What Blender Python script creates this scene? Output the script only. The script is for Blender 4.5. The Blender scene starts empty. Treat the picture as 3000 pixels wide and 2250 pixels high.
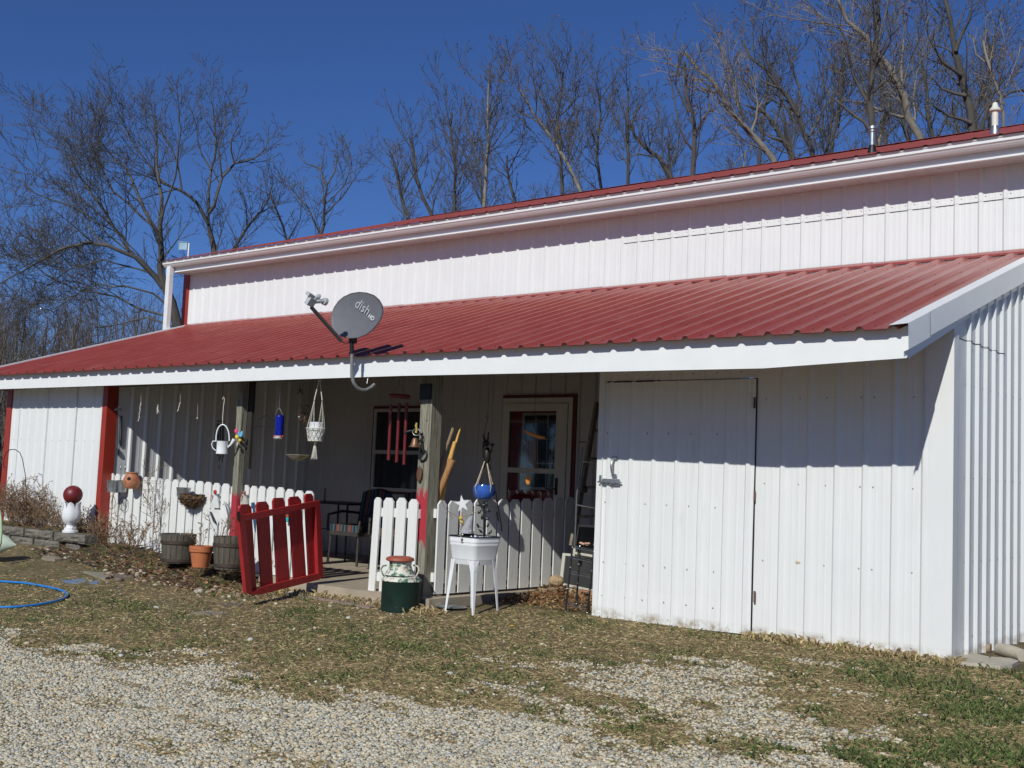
import bpy, math, random
import numpy as np
from mathutils import Vector, Matrix
from math import radians, sin, cos, pi, sqrt, atan2

# ------------------------------------------------------------------ camera, sky, sun, exposure
SC = bpy.context.scene
CAM = np.array([2.831, -8.596, 1.143]); YAW, PIT, ROL, FPX = .6854, .0832, .0409, 3372.7
CF = np.array([-sin(YAW)*cos(PIT), cos(YAW)*cos(PIT), sin(PIT)])
_r0 = np.array([cos(YAW), sin(YAW), 0.0]); _u0 = np.cross(_r0, CF)
CR = cos(ROL)*_r0 + sin(ROL)*_u0; CU = np.cross(CR, CF)
cd = bpy.data.cameras.new("camera"); cam = bpy.data.objects.new("camera", cd); SC.collection.objects.link(cam)
cd.sensor_width = 36; cd.lens = FPX/3000*36; cd.clip_end = 2000; cd.clip_start = .05
m = Matrix([[CR[i], CU[i], -CF[i], CAM[i]] for i in range(3)] + [[0, 0, 0, 1]])
cam.matrix_world = m; SC.camera = cam

SUN = Vector((.29, -1.0, .73)).normalized()
w = bpy.data.worlds.new("World"); SC.world = w; w.use_nodes = True
nt = w.node_tree; bg = nt.nodes['Background']
sky = nt.nodes.new('ShaderNodeTexSky'); sky.sky_type = 'NISHITA'; sky.sun_disc = False
sky.sun_elevation = math.asin(SUN.z); sky.sun_rotation = atan2(SUN.x, SUN.y)
sky.air_density = 1.0; sky.dust_density = 0.0; sky.ozone_density = 5.0; sky.altitude = 1200
tint = nt.nodes.new('ShaderNodeVectorMath'); tint.operation = 'MULTIPLY'; tint.inputs[1].default_value = (.56, .75, 1.14)
nt.links.new(sky.outputs[0], tint.inputs[0]); nt.links.new(tint.outputs[0], bg.inputs[0]); bg.inputs[1].default_value = .065
sl = bpy.data.lights.new("sun", 'SUN'); sl.energy = 3.55; sl.angle = radians(.5); sl.color = (.99, 1, .94)
so = bpy.data.objects.new("sun", sl); SC.collection.objects.link(so); so.rotation_euler = SUN.to_track_quat('Z', 'Y').to_euler()
so.location = (5, -10, 20)
SC.view_settings.view_transform = 'Standard'; SC.view_settings.look = 'None'; SC.view_settings.exposure = 0; SC.view_settings.gamma = 1
SC.cycles.max_bounces = 6; SC.cycles.diffuse_bounces = 3; SC.cycles.transparent_max_bounces = 8

# ------------------------------------------------------------------ helpers
COL = SC.collection
rnd = random.Random(7); NR = np.random.RandomState(5)

def A(u, v, Y=None, X=None, Z=None, D=None):
    d = CF*FPX + CR*(u-1500) + CU*(1125-v)
    if Y is not None: t = (Y-CAM[1])/d[1]
    elif X is not None: t = (X-CAM[0])/d[0]
    elif Z is not None: t = (Z-CAM[2])/d[2]
    else: t = D/FPX
    return Vector(CAM+t*d)
def dep(p): return float((np.array(p)-CAM) @ CF)

def sm(a, b, x):
    t = np.clip((x-a)/(b-a), 0, 1); return t*t*(3-2*t)
_lat = NR.rand(64, 64)
def vnoise(x, y, s):
    x = np.asarray(x)*s; y = np.asarray(y)*s
    xi = np.floor(x).astype(int); yi = np.floor(y).astype(int); fx = x-xi; fy = y-yi
    fx = fx*fx*(3-2*fx); fy = fy*fy*(3-2*fy)
    g = lambda a, b: _lat[a % 64, b % 64]
    return (g(xi, yi)*(1-fx)+g(xi+1, yi)*fx)*(1-fy)+(g(xi, yi+1)*(1-fx)+g(xi+1, yi+1)*fx)*fy
def fbm(x, y, s): return .5*vnoise(x, y, s)+.28*vnoise(x+9, y+4, 2.1*s)+.22*vnoise(x+3, y+17, 4.3*s)
def zg(x, y, rough=True):
    x = np.asarray(x, float); y = np.asarray(y, float)
    z = -.035+.05*np.minimum(y, 0)
    z = np.maximum(z, -.6)
    z = z+.055*np.clip(-7-x, 0, 3.2)*sm(-3.2, -.9, y)
    bed = sm(-1.06, -.96, y)*sm(-10.15, -10.55, x)
    z = z+bed*.17
    z = z-.035*sm(-.75, -.6, y)*sm(-10.0, -9.9, x)*sm(-4.35, -4.45, x)*sm(3, 2.6, y)*3
    z = z+.11*np.exp(-((y+.85)/.35)**2)*sm(-10, -9.6, x)*sm(-6.6, -7.4, x)
    if rough: z = z+.035*(fbm(x, y, .9)-.5)*sm(-.3, -1.2, y)+.012*(fbm(x, y, 6)-.5)
    far = np.sqrt((x+4)**2+(y-2)**2)
    z = z+sm(45, 160, far)*sm(10, 60, y)*9
    return z
def G(u, v):
    d = CF*FPX+CR*(u-1500)+CU*(1125-v); d = d/np.linalg.norm(d); t = 3.0
    f = lambda t: CAM[2]+t*d[2]-float(zg(CAM[0]+t*d[0], CAM[1]+t*d[1]))
    while f(t) > 0 and t < 200: t += .08
    a, b = t-.08, t
    for _ in range(18):
        c = (a+b)/2
        if f(c) > 0: a = c
        else: b = c
    p = CAM+b*d; return Vector(p)

class MB:
    def __init__(s): s.v = []; s.f = []; s.mi = []; s.m = 0; s.sm = []
    def add(s, vs, fs, smooth=False):
        o = len(s.v); s.v += [tuple(p) for p in vs]
        for f in fs: s.f.append(tuple(i+o for i in f)); s.mi.append(s.m); s.sm.append(smooth)
    def box(s, c, d, R=None, taper=1):
        c = Vector(c); vs = []
        for z in (-1, 1):
            k = taper if z > 0 else 1
            for x, y in ((-1, -1), (1, -1), (1, 1), (-1, 1)):
                p = Vector((x*d[0]/2*k, y*d[1]/2*k, z*d[2]/2))
                vs.append(c+(R @ p if R else p))
        s.add(vs, [(0, 3, 2, 1), (4, 5, 6, 7), (0, 1, 5, 4), (1, 2, 6, 5), (2, 3, 7, 6), (3, 0, 4, 7)])
    def bb(s, x0, x1, y0, y1, z0, z1): s.box(((x0+x1)/2, (y0+y1)/2, (z0+z1)/2), (abs(x1-x0), abs(y1-y0), abs(z1-z0)))
    def beam(s, a, b, w_, h_, up=Vector((0, 0, 1))):
        a = Vector(a); b = Vector(b); z = (b-a); L = z.length; z.normalize()
        x = up.cross(z)
        if x.length < 1e-4: x = Vector((1, 0, 0))
        x.normalize(); y = z.cross(x)
        s.box((a+b)/2, (w_, h_, L), Matrix((x, y, z)).transposed())
    def prism(s, pts, off):
        pts = [Vector(p) for p in pts]; off = Vector(off); n = len(pts)
        s.add(pts+[p+off for p in pts], [tuple(range(n))[::-1], tuple(range(n, 2*n))]+[(i, (i+1) % n, (i+1) % n+n, i+n) for i in range(n)])
    def tube(s, pts, r, n=8, cap=True, smooth=True):
        pts = [Vector(p) for p in pts]; k = len(pts)
        if not hasattr(r, '__len__'): r = [r]*k
        vs = []; px = None
        for i, p in enumerate(pts):
            t = (pts[min(i+1, k-1)]-pts[max(i-1, 0)])
            t = t.normalized() if t.length > 1e-9 else Vector((0, 0, 1))
            if px is None:
                px = t.cross(Vector((0, 0, 1)) if abs(t.z) < .9 else Vector((1, 0, 0)))
            px = px-t*px.dot(t); px.normalize(); py = t.cross(px)
            for j in range(n):
                a = 2*pi*j/n; vs.append(p+(px*cos(a)+py*sin(a))*r[i])
        fs = [(i*n+j, i*n+(j+1) % n, (i+1)*n+(j+1) % n, (i+1)*n+j) for i in range(k-1) for j in range(n)]
        s.add(vs, fs, smooth)
        if cap and n > 4: s.add(vs[:n], [tuple(range(n))[::-1]]); s.add(vs[-n:], [tuple(range(n))])
    def lathe(s, c, prof, n=24, R=None, cap=True, sx=1, sy=1):
        c = Vector(c)
        def ring(r, z):
            o = []
            for j in range(n):
                a = 2*pi*j/n; p = Vector((r*cos(a)*sx, r*sin(a)*sy, z)); o.append(c+(R @ p if R else p))
            return o
        groups = [[prof[0]]]
        for i in range(1, len(prof)):
            groups[-1].append(prof[i])
            if i < len(prof)-1:
                a = atan2(prof[i][1]-prof[i-1][1], prof[i][0]-prof[i-1][0]); b = atan2(prof[i+1][1]-prof[i][1], prof[i+1][0]-prof[i][0])
                if abs((b-a+pi) % (2*pi)-pi) > .75: groups.append([prof[i]])
        for g in groups:
            k = len(g); vs = [p for r, z in g for p in ring(r, z)]
            s.add(vs, [(i*n+j, i*n+(j+1) % n, (i+1)*n+(j+1) % n, (i+1)*n+j) for i in range(k-1) for j in range(n)], True)
        if cap: s.add(ring(*prof[0]), [tuple(range(n))[::-1]]); s.add(ring(*prof[-1]), [tuple(range(n))])
    def ball(s, c, r, n=16, R=None):
        rr = r if hasattr(r, '__len__') else (r, r, r); c = Vector(c); k = n//2; vs = []
        for i in range(1, k):
            t = pi*i/k
            for j in range(n):
                p = Vector((rr[0]*sin(t)*cos(2*pi*j/n), rr[1]*sin(t)*sin(2*pi*j/n), -rr[2]*cos(t))); vs.append(c+(R @ p if R else p))
        b = Vector((0, 0, -rr[2])); t = Vector((0, 0, rr[2])); vs += [c+(R @ b if R else b), c+(R @ t if R else t)]
        fs = [(i*n+j, i*n+(j+1) % n, (i+1)*n+(j+1) % n, (i+1)*n+j) for i in range(k-2) for j in range(n)]
        N = (k-1)*n
        fs += [(N, (j+1) % n, j) for j in range(n)]+[(N+1, (k-2)*n+j, (k-2)*n+(j+1) % n) for j in range(n)]
        s.add(vs, fs, True)
    def ring(s, c, R_, r, ax, n=24, m=6, a0=0, a1=2*pi):
        ax = Vector(ax).normalized(); x = ax.cross(Vector((0, 0, 1)) if abs(ax.z) < .9 else Vector((1, 0, 0))).normalized(); y = ax.cross(x)
        s.tube([Vector(c)+(x*cos(a0+(a1-a0)*i/n)+y*sin(a0+(a1-a0)*i/n))*R_ for i in range(n+1)], r, m)
    def build(s, name, mats, parent=None, label=None):
        me = bpy.data.meshes.new(name)
        off = Vector((0, 0, 0)); q = parent
        while q is not None: off += Vector(q.location); q = q.parent
        vs = [(p[0]-off.x, p[1]-off.y, p[2]-off.z) for p in s.v]
        me.from_pydata(vs, [], s.f)
        if not isinstance(mats, (list, tuple)): mats = [mats]
        for q in mats: me.materials.append(q)
        me.polygons.foreach_set('material_index', s.mi); me.polygons.foreach_set('use_smooth', s.sm)
        me.update()
        o = bpy.data.objects.new(name, me); COL.objects.link(o); o.parent = parent
        if label: o['label'] = label
        return o

def thing(name, label, cat, loc=(0, 0, 0), group=None):
    o = bpy.data.objects.new(name, None); COL.objects.link(o); o.location = loc; o.empty_display_size = .1
    return tag(o, label, cat, group)
def tag(o, label, cat, group=None):
    o['label'] = label; o['category'] = cat
    if group: o['group'] = group
    return o
def struct(o): o['kind'] = 'structure'; return o
def stuff(o, label, cat): o['kind'] = 'stuff'; return tag(o, label, cat)

# materials
def nodes(name):
    m = bpy.data.materials.new(name); m.use_nodes = True; t = m.node_tree; return m, t, t.nodes['Principled BSDF']
def mix(t, fac, a, b):
    n = t.nodes.new('ShaderNodeMix'); n.data_type = 'RGBA'
    if hasattr(fac, 'default_value') or hasattr(fac, 'links'): t.links.new(fac, n.inputs[0])
    else: n.inputs[0].default_value = fac
    for i, c in ((6, a), (7, b)):
        if isinstance(c, (tuple, list)): n.inputs[i].default_value = (*c[:3], 1)
        else: t.links.new(c, n.inputs[i])
    return n.outputs[2]
def noise(t, scale, detail=4, rough=.6, vec=None, stretch=None):
    n = t.nodes.new('ShaderNodeTexNoise'); n.inputs['Scale'].default_value = scale; n.inputs['Detail'].default_value = detail; n.inputs['Roughness'].default_value = rough
    tc = t.nodes.new('ShaderNodeNewGeometry') if vec is None else None
    src = tc.outputs['Position'] if vec is None else vec
    if stretch:
        mp = t.nodes.new('ShaderNodeMapping'); mp.inputs['Scale'].default_value = stretch; t.links.new(src, mp.inputs[0]); src = mp.outputs[0]
    t.links.new(src, n.inputs['Vector']); return n.outputs['Fac']
def ramp(t, fac, a, b, c0=(0, 0, 0), c1=(1, 1, 1)):
    r = t.nodes.new('ShaderNodeValToRGB'); t.links.new(fac, r.inputs[0])
    r.color_ramp.elements[0].position = a; r.color_ramp.elements[1].position = b
    r.color_ramp.elements[0].color = (*c0, 1); r.color_ramp.elements[1].color = (*c1, 1); return r.outputs[0]
def bumpn(t, p, h, strength, dist=.01):
    b = t.nodes.new('ShaderNodeBump'); b.inputs['Strength'].default_value = strength; b.inputs['Distance'].default_value = dist
    t.links.new(h, b.inputs['Height']); t.links.new(b.outputs[0], p.inputs['Normal'])
def M(name, col, rough=.5, metal=0, var=.15, scale=9, bump=0, bscale=None, col2=None, a=.45, b=.65, stretch=None, spec=.5, bdist=.01):
    m, t, p = nodes(name); p.inputs['Roughness'].default_value = rough; p.inputs['Metallic'].default_value = metal
    p.inputs['Specular IOR Level'].default_value = spec
    n = noise(t, scale, 5, .65, stretch=stretch)
    d = tuple(c*(1-var) for c in col); l = tuple(min(1, c*(1+var)) for c in col)
    c = mix(t, ramp(t, n, .3, .7), d, l)
    if col2: c = mix(t, ramp(t, noise(t, scale*.6, 6, .7, stretch=stretch), a, b), c, col2)
    t.links.new(c, p.inputs['Base Color'])
    if bump: bumpn(t, p, noise(t, bscale or scale*3, 5, .6, stretch=stretch), bump, bdist)
    return m

def siding(name, col, dirt):
    m, t, p = nodes(name); p.inputs['Roughness'].default_value = .42
    c = mix(t, ramp(t, noise(t, 1.3, 4, .6), .35, .7), tuple(x*.95 for x in col), col)
    c = mix(t, ramp(t, noise(t, 5, 5, .7, stretch=(4, 4, .35)), .58, .8), c, tuple(x*.86 for x in col))
    g = t.nodes.new('ShaderNodeNewGeometry'); sp = t.nodes.new('ShaderNodeSeparateXYZ'); t.links.new(g.outputs['Position'], sp.inputs[0])
    low = ramp(t, sp.outputs[2], -.06, .06, (1, 1, 1), (0, 0, 0))
    mu = t.nodes.new('ShaderNodeMath'); mu.operation = 'MULTIPLY'
    t.links.new(low, mu.inputs[0]); t.links.new(ramp(t, noise(t, 9, 6, .7), .42, .62), mu.inputs[1])
    c = mix(t, mu.outputs[0], c, dirt); t.links.new(c, p.inputs['Base Color'])
    bumpn(t, p, noise(t, 1.6, 2, .5, stretch=(2.2, 2.2, .8)), .35, .03); return m

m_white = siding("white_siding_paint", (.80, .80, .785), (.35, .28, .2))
m_porchwall_shade = siding("porch_siding_shade", (.50, .48, .455), (.3, .25, .2))  # white siding again, its colour darkened to carry the deep porch shade
m_trim = M("white_trim_metal", (.83, .83, .82), .38, var=.03, scale=3, bump=.2, bscale=2, bdist=.02)
m_gut = M("white_gutter_paint", (.80, .80, .79), .35, var=.05, scale=2, col2=(.7, .69, .66), a=.55, b=.8, stretch=(.6, 2, 2))
m_sof = M("soffit_vinyl", (.62, .6, .58), .55, var=.08, scale=6)
m_red = None
def redroof(nm="red_roof_paint", ro=.30):
    m, t, p = nodes(nm); p.inputs['Roughness'].default_value = ro; p.inputs['Specular IOR Level'].default_value = .6
    c = mix(t, ramp(t, noise(t, 2.2, 5, .7), .3, .75), (.27, .044, .034), (.34, .072, .054))
    c = mix(t, ramp(t, noise(t, 6, 6, .75, stretch=(6, .25, .25)), .52, .80), c, (.38, .13, .105))
    c = mix(t, ramp(t, noise(t, 26, 6, .8, stretch=(4, .7, .7)), .62, .8), c, (.20, .05, .045))
    t.links.new(c, p.inputs['Base Color']); bumpn(t, p, noise(t, 3, 2), .08, .02); return m
m_red = redroof(); m_redm = redroof('main_roof_paint', .6)
m_redtrim = M("red_trim_paint", (.33, .035, .02), .4, var=.1, scale=4, bump=.1)
m_screw = M("screw_metal", (.40, .40, .40), .4, .6)
m_darkscrew = M("rusty_screw", (.05, .025, .022), .6)
m_dark = M("dark_gap", (.015, .013, .012), .9)
m_steel = M("galvanized_steel", (.42, .44, .45), .38, .8, var=.25, scale=14)
m_chrome = M("chrome_wire", (.5, .5, .5), .2, .9)
m_black = M("black_iron", (.018, .018, .02), .45, .3)
m_conc = M("porch_concrete", (.40, .33, .245), .85, var=.15, scale=3, bump=.35, bscale=40, col2=(.28, .24, .19), a=.5, b=.8)
m_block = M("block_concrete", (.20, .18, .145), .95, var=.35, scale=14, bump=1, bscale=30, bdist=.03, col2=(.11, .10, .085), a=.45, b=.7)
m_pick = M("picket_paint", (.78, .77, .73), .6, var=.06, scale=5, bump=.3, bscale=30, stretch=(3, 3, .3), col2=(.55, .49, .41), a=.62, b=.85)
m_gate = M("red_gate_paint", (.36, .018, .02), .55, var=.2, scale=7, bump=.4, bscale=30, stretch=(3, 3, .4), col2=(.17, .012, .012), a=.55, b=.85)
m_wood = M("old_post_wood", (.26, .22, .16), .85, var=.3, scale=9, bump=.9, bscale=22, stretch=(6, 6, .4), col2=(.13, .115, .085), a=.48, b=.68)
m_barrel = M("barrel_wood", (.10, .085, .065), .85, var=.35, scale=8, bump=.9, bscale=24, stretch=(5, 5, .5), col2=(.30, .22, .11), a=.6, b=.78)
m_terra = M("terracotta", (.48, .15, .055), .75, var=.12, scale=8, bump=.2, col2=(.36, .11, .045), a=.5, b=.8)
m_rope = M("cream_rope", (.68, .64, .54), .9, var=.2, scale=60, bump=.8, bscale=120)
m_enamel = M("white_enamel", (.80, .81, .82), .18, var=.02)
m_enblack = M("black_enamel_rim", (.02, .02, .03), .25)
m_blueg = M("blue_glaze", (.035, .11, .42), .12, var=.25, scale=14)
m_dish = M("dish_grey_paint", (.135, .135, .15), .55, var=.08, scale=20)
m_lnb = M("pale_grey_plastic", (.45, .47, .47), .5, var=.05)
m_glassdk = M("dark_window_glass", (.012, .014, .018), .06, var=.3, scale=2)
m_winwhite = M("window_vinyl", (.55, .52, .46), .5, var=.06)
m_reddoor = M("red_door_paint", (.30, .012, .018), .4, var=.1)
m_bark = M("grey_bark", (.08, .072, .062), .95, var=.35, scale=3, bump=.8, bscale=14, stretch=(3, 3, .6))
m_bark2 = M("pale_bark", (.23, .205, .17), .95, var=.3, scale=3, bump=.8, bscale=14, col2=(.12, .10, .08), a=.5, b=.7)
m_twig = M("twig_bark", (.098, .089, .078), .95, var=.3, scale=4)
m_leaf = M("dry_oak_leaf", (.17, .085, .05), .9, var=.5, scale=25)
m_dry = M("dry_stem", (.26, .16, .09), .95, var=.45, scale=18)
m_coco = M("coconut_fibre", (.17, .095, .045), .98, var=.5, scale=30, bump=1, bscale=70, bdist=.03)
m_cyan = M("cyan_plastic", (.02, .42, .42), .4)
m_orange = M("orange_wood", (.72, .24, .03), .5, var=.15)
m_yellowwood = M("fresh_split_wood", (.68, .38, .10), .7, var=.25, scale=12, stretch=(4, 4, .6))
m_greywood = M("grey_stick", (.30, .22, .14), .85, var=.35, scale=14, bump=.6, stretch=(4, 4, 1))

# ------------------------------------------------------------------ ground
KEY = [(-400, 1830), (0, 1850), (450, 1930), (700, 1970), (1000, 2050), (1300, 2085), (1500, 2110), (1800, 2160), (2150, 2190), (2460, 2250)]
ek = [G(*k) for k in KEY]
EX = np.array([p.x for p in ek]); EY = np.array([p.y for p in ek]); o_ = np.argsort(EX); EX = EX[o_]; EY = EY[o_]
PATCH = [(G(1950, 2010), .95, .62), (G(2180, 1985), .62, .42), (G(2350, 1930), .4, .16), (G(2150, 2120), .8, .5), (G(1650, 2080), .8, .35)]
def gravel(x, y):
    x = np.asarray(x, float); y = np.asarray(y, float)
    e = np.interp(x, EX, EY, left=EY[0], right=EY[-1]-0)
    e = e-np.clip(x-EX[-1], 0, 9)*1.4
    d = (e-y)/.5+.55
    n = fbm(x, y*1.8, 1.6)-.5; n2 = fbm(x+31, y*2.2+7, 5)-.5
    g = sm(0, 1, d+n*2.6+n2*1.1)
    for c, rx, ry in PATCH:
        q = 1-np.sqrt(((x-c.x)/rx)**2+((y-c.y)/ry)**2)
        g = np.maximum(g, sm(0, .75, q*1.2+n*2.4+n2*3.0)*.66)
    streak = sm(.63, .70, fbm(x*.8+5, y*2.6+2, 2.6))
    return np.clip(g*(1-.5*streak), 0, 1)*sm(-.35, -.8, y)
gp = G(2680, 2020)
gc = [(G(2640, 1990), .9, .5), (G(2880, 2080), .8, .55), (G(1230, 1900), .7, .25), (G(1700, 1930), .7, .3), (G(400, 1770), .8, .3), (G(900, 1790), .6, .2), (G(1560, 1770), .5, .2), (G(1000, 1860), .8, .25), (G(2900, 2200), .9, .5), (G(2500, 2230), .6, .3)]
def green(x, y):
    x = np.asarray(x, float); y = np.asarray(y, float); g = 0*x+.30
    for c, rx, ry in gc:
        g = np.maximum(g, 1.15-np.sqrt(((x-c.x)/rx)**2+((y-c.y)/ry)**2))
    return np.clip(sm(-.1, 1.5, g+(fbm(x+50, y+11, 2.4)-.5)*1.6+(fbm(x+5, y+71, 9)-.5)*1.2), 0, 1)*(1-.9*gravel(x, y))

def axis(a, b, st, lo, hi):
    c = list(np.arange(a, b+st/2, st)); s = st; x = b
    while x < hi: s *= 1.28; x += s; c.append(x)
    s = st; x = a; pre = []
    while x > lo: s *= 1.28; x -= s; pre.append(x)
    return np.array(pre[::-1]+c)
gx = axis(-12.5, 2.6, .045, -700, 700); gy = axis(-7.2, 1.0, .045, -60, 900)
GX, GY = np.meshgrid(gx, gy); GZ = zg(GX, GY)
nx, ny = len(gx), len(gy)
me = bpy.data.meshes.new("ground"); n = nx*ny
me.vertices.add(n); me.vertices.foreach_set('co', np.stack([GX, GY, GZ], -1).ravel())
ii = (np.arange(ny-1)[:, None]*nx+np.arange(nx-1)[None]).ravel()
q = np.stack([ii, ii+1, ii+nx+1, ii+nx], 1)
me.loops.add(q.size); me.loops.foreach_set('vertex_index', q.ravel())
me.polygons.add(len(q)); me.polygons.foreach_set('loop_start', np.arange(0, q.size, 4)); me.polygons.foreach_set('loop_total', np.full(len(q), 4))
me.polygons.foreach_set('use_smooth', np.ones(len(q), bool)); me.update(calc_edges=True)
for nm, fn in (('gravel', gravel), ('green', green)):
    a_ = me.attributes.new(nm, 'FLOAT', 'POINT'); a_.data.foreach_set('value', fn(GX, GY).ravel().astype(np.float32))
def groundmat():
    m, t, p = nodes("ground_soil_gravel"); p.inputs['Roughness'].default_value = .95; p.inputs['Specular IOR Level'].default_value = .2
    def att(n):
        a = t.nodes.new('ShaderNodeAttribute'); a.attribute_name = n; return a.outputs['Fac']
    g = t.nodes.new('ShaderNodeNewGeometry')
    vo = t.nodes.new('ShaderNodeTexVoronoi'); vo.inputs['Scale'].default_value = 46; vo.inputs['Randomness'].default_value = 1
    t.links.new(g.outputs['Position'], vo.inputs['Vector'])
    sp = t.nodes.new('ShaderNodeSeparateColor'); t.links.new(vo.outputs['Color'], sp.inputs[0])
    st = mix(t, sp.outputs[0], (0.258, 0.240, 0.181), (0.597, 0.510, 0.344))
    st = mix(t, ramp(t, sp.outputs[1], .55, .75), st, (0.371, 0.350, 0.275))
    st = mix(t, ramp(t, vo.outputs['Distance'], .35, .75), st, (0.154, 0.125, 0.082))
    soil = mix(t, ramp(t, noise(t, 30, 6, .75), .35, .65), (0.118, 0.083, 0.048), (0.320, 0.240, 0.135))
    soil = mix(t, ramp(t, noise(t, 3, 4, .6), .4, .65), soil, (0.175, 0.135, 0.073))
    gr = mix(t, ramp(t, noise(t, 60, 5, .8), .4, .62), (0.062, 0.075, 0.026), (0.154, 0.160, 0.056))
    soil = mix(t, att('green'), soil, gr)
    ad = t.nodes.new('ShaderNodeMath'); ad.operation = 'ADD'; t.links.new(att('gravel'), ad.inputs[0])
    sb = t.nodes.new('ShaderNodeMath'); sb.operation = 'SUBTRACT'; t.links.new(noise(t, 22, 4, .7), sb.inputs[0]); sb.inputs[1].default_value = .5
    t.links.new(sb.outputs[0], ad.inputs[1])
    mk = ramp(t, ad.outputs[0], .42, .56)
    c = mix(t, mk, soil, st); t.links.new(c, p.inputs['Base Color'])
    h = mix(t, mk, noise(t, 70, 6, .8), ramp(t, vo.outputs['Distance'], 0, .7, (1, 1, 1), (0, 0, 0)))
    bumpn(t, p, h, .9, .02); return m
me.materials.append(groundmat()); go = bpy.data.objects.new("ground", me); COL.objects.link(go); struct(go)

def bulk(name, V, F, mats, mi=None):
    me = bpy.data.meshes.new(name); me.vertices.add(len(V)); me.vertices.foreach_set('co', np.ascontiguousarray(V, np.float32).ravel())
    k = F.shape[1]; me.loops.add(F.size); me.loops.foreach_set('vertex_index', F.ravel().astype(np.int32))
    me.polygons.add(len(F)); me.polygons.foreach_set('loop_start', np.arange(0, F.size, k)); me.polygons.foreach_set('loop_total', np.full(len(F), k))
    for q in mats: me.materials.append(q)
    if mi is not None: me.polygons.foreach_set('material_index', mi)
    me.update(calc_edges=True); o = bpy.data.objects.new(name, me); COL.objects.link(o); return o
def island_mat(name, cols, rough=.9, trans=0):
    m, t, p = nodes(name); p.inputs['Roughness'].default_value = rough; p.inputs['Specular IOR Level'].default_value = .25
    g = t.nodes.new('ShaderNodeNewGeometry'); r = t.nodes.new('ShaderNodeValToRGB'); t.links.new(g.outputs['Random Per Island'], r.inputs[0])
    r.color_ramp.interpolation = 'CONSTANT'; el = r.color_ramp.elements
    while len(el) < len(cols): el.new(.5)
    for i, c in enumerate(cols): el[i].position = i/len(cols); el[i].color = (*c, 1)
    t.links.new(r.outputs[0], p.inputs['Base Color']); return m
ph = (1+5**.5)/2
ICO = np.array([(-1, ph, 0), (1, ph, 0), (-1, -ph, 0), (1, -ph, 0), (0, -1, ph), (0, 1, ph), (0, -1, -ph), (0, 1, -ph), (ph, 0, -1), (ph, 0, 1), (-ph, 0, -1), (-ph, 0, 1)])/1.9
ICF = np.array([(0, 11, 5), (0, 5, 1), (0, 1, 7), (0, 7, 10), (0, 10, 11), (1, 5, 9), (5, 11, 4), (11, 10, 2), (10, 7, 6), (7, 1, 8), (3, 9, 4), (3, 4, 2), (3, 2, 6), (3, 6, 8), (3, 8, 9), (4, 9, 5), (2, 4, 11), (6, 2, 10), (8, 6, 7), (9, 8, 1)])
def stones(name, x, y, size, mat, seed):
    R = np.random.RandomState(seed); n = len(x)
    V = ICO[None]*(1+.28*(R.rand(n, 12, 1)-.5))
    sc = size[:, None]*(np.array([1, .78, .5])[None]*(1+.5*(R.rand(n, 3)-.5))); V = V*sc[:, None]
    a = R.rand(n)*2*pi; tl = (R.rand(n)-.5)*.7
    ca, sa, ct, st_ = np.cos(a)[:, None], np.sin(a)[:, None], np.cos(tl)[:, None], np.sin(tl)[:, None]
    X = V[..., 0]*ct-V[..., 2]*st_; Z = V[..., 0]*st_+V[..., 2]*ct
    X, Yy = X*ca-V[..., 1]*sa, X*sa+V[..., 1]*ca
    z0 = zg(x, y)+size*.18
    P = np.stack([X+x[:, None], Yy+y[:, None], Z+z0[:, None]], -1).reshape(-1, 3)
    F = (ICF[None]+12*np.arange(n)[:, None, None]).reshape(-1, 3)
    return bulk(name, P, F, [mat])
m_peb = island_mat("gravel_pebbles", [(0.387, 0.365, 0.304), (0.591, 0.480, 0.312), (0.612, 0.560, 0.432), (0.479, 0.470, 0.414), (0.296, 0.270, 0.212), (0.673, 0.600, 0.442), (0.541, 0.410, 0.258), (0.510, 0.500, 0.442), (0.591, 0.500, 0.350), (0.408, 0.375, 0.286)])
def view_pts(n, seed, vlo, vhi):
    R = np.random.RandomState(seed); u = R.uniform(-150, 3150, n); v = vlo+(vhi-vlo)*R.rand(n)
    d = CF[None]*FPX+CR[None]*(u-1500)[:, None]+CU[None]*(1125-v)[:, None]
    z = np.full(n, -.12)
    for _ in range(5):
        t = (z-CAM[2])/d[:, 2]; x = CAM[0]+t*d[:, 0]; y = CAM[1]+t*d[:, 1]; z = zg(x, y)
    return x, y, R
# pebbles: uniform on the ground of the yard, thickest where the gravel lies
R = np.random.RandomState(11); N = 420000
x = R.uniform(-9.0, 2.2, N); y = R.uniform(-7.0, -.6, N)
dd = (x-CAM[0])*CF[0]+(y-CAM[1])*CF[1]; uu = ((x-CAM[0])*CR[0]+(y-CAM[1])*CR[1])/np.maximum(dd, .1)*FPX
keep = (dd > 4.6) & (np.abs(uu) < 1750) & (R.rand(N) < np.maximum(gravel(x, y)**1.5*np.clip(1.25-dd/14, .3, 1), .0035))
x, y = x[keep][:78000], y[keep][:78000]
sz = .0075+.0085*np.random.RandomState(3).rand(len(x))**2
gs = stones("gravel_pebbles", x, y, sz, m_peb, 4); stuff(gs, "loose pale grey and tan gravel spread over the driveway in the foreground", "gravel")
R = np.random.RandomState(21); n = 200; x = R.uniform(-7, 2, n); y = R.uniform(-5.5, -1.0, n)
st2 = stones("scattered_stones", x, y, .012+.022*R.rand(n)**3, m_peb, 8); stuff(st2, "larger pale stones scattered through the worn grass of the yard", "stones")

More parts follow.
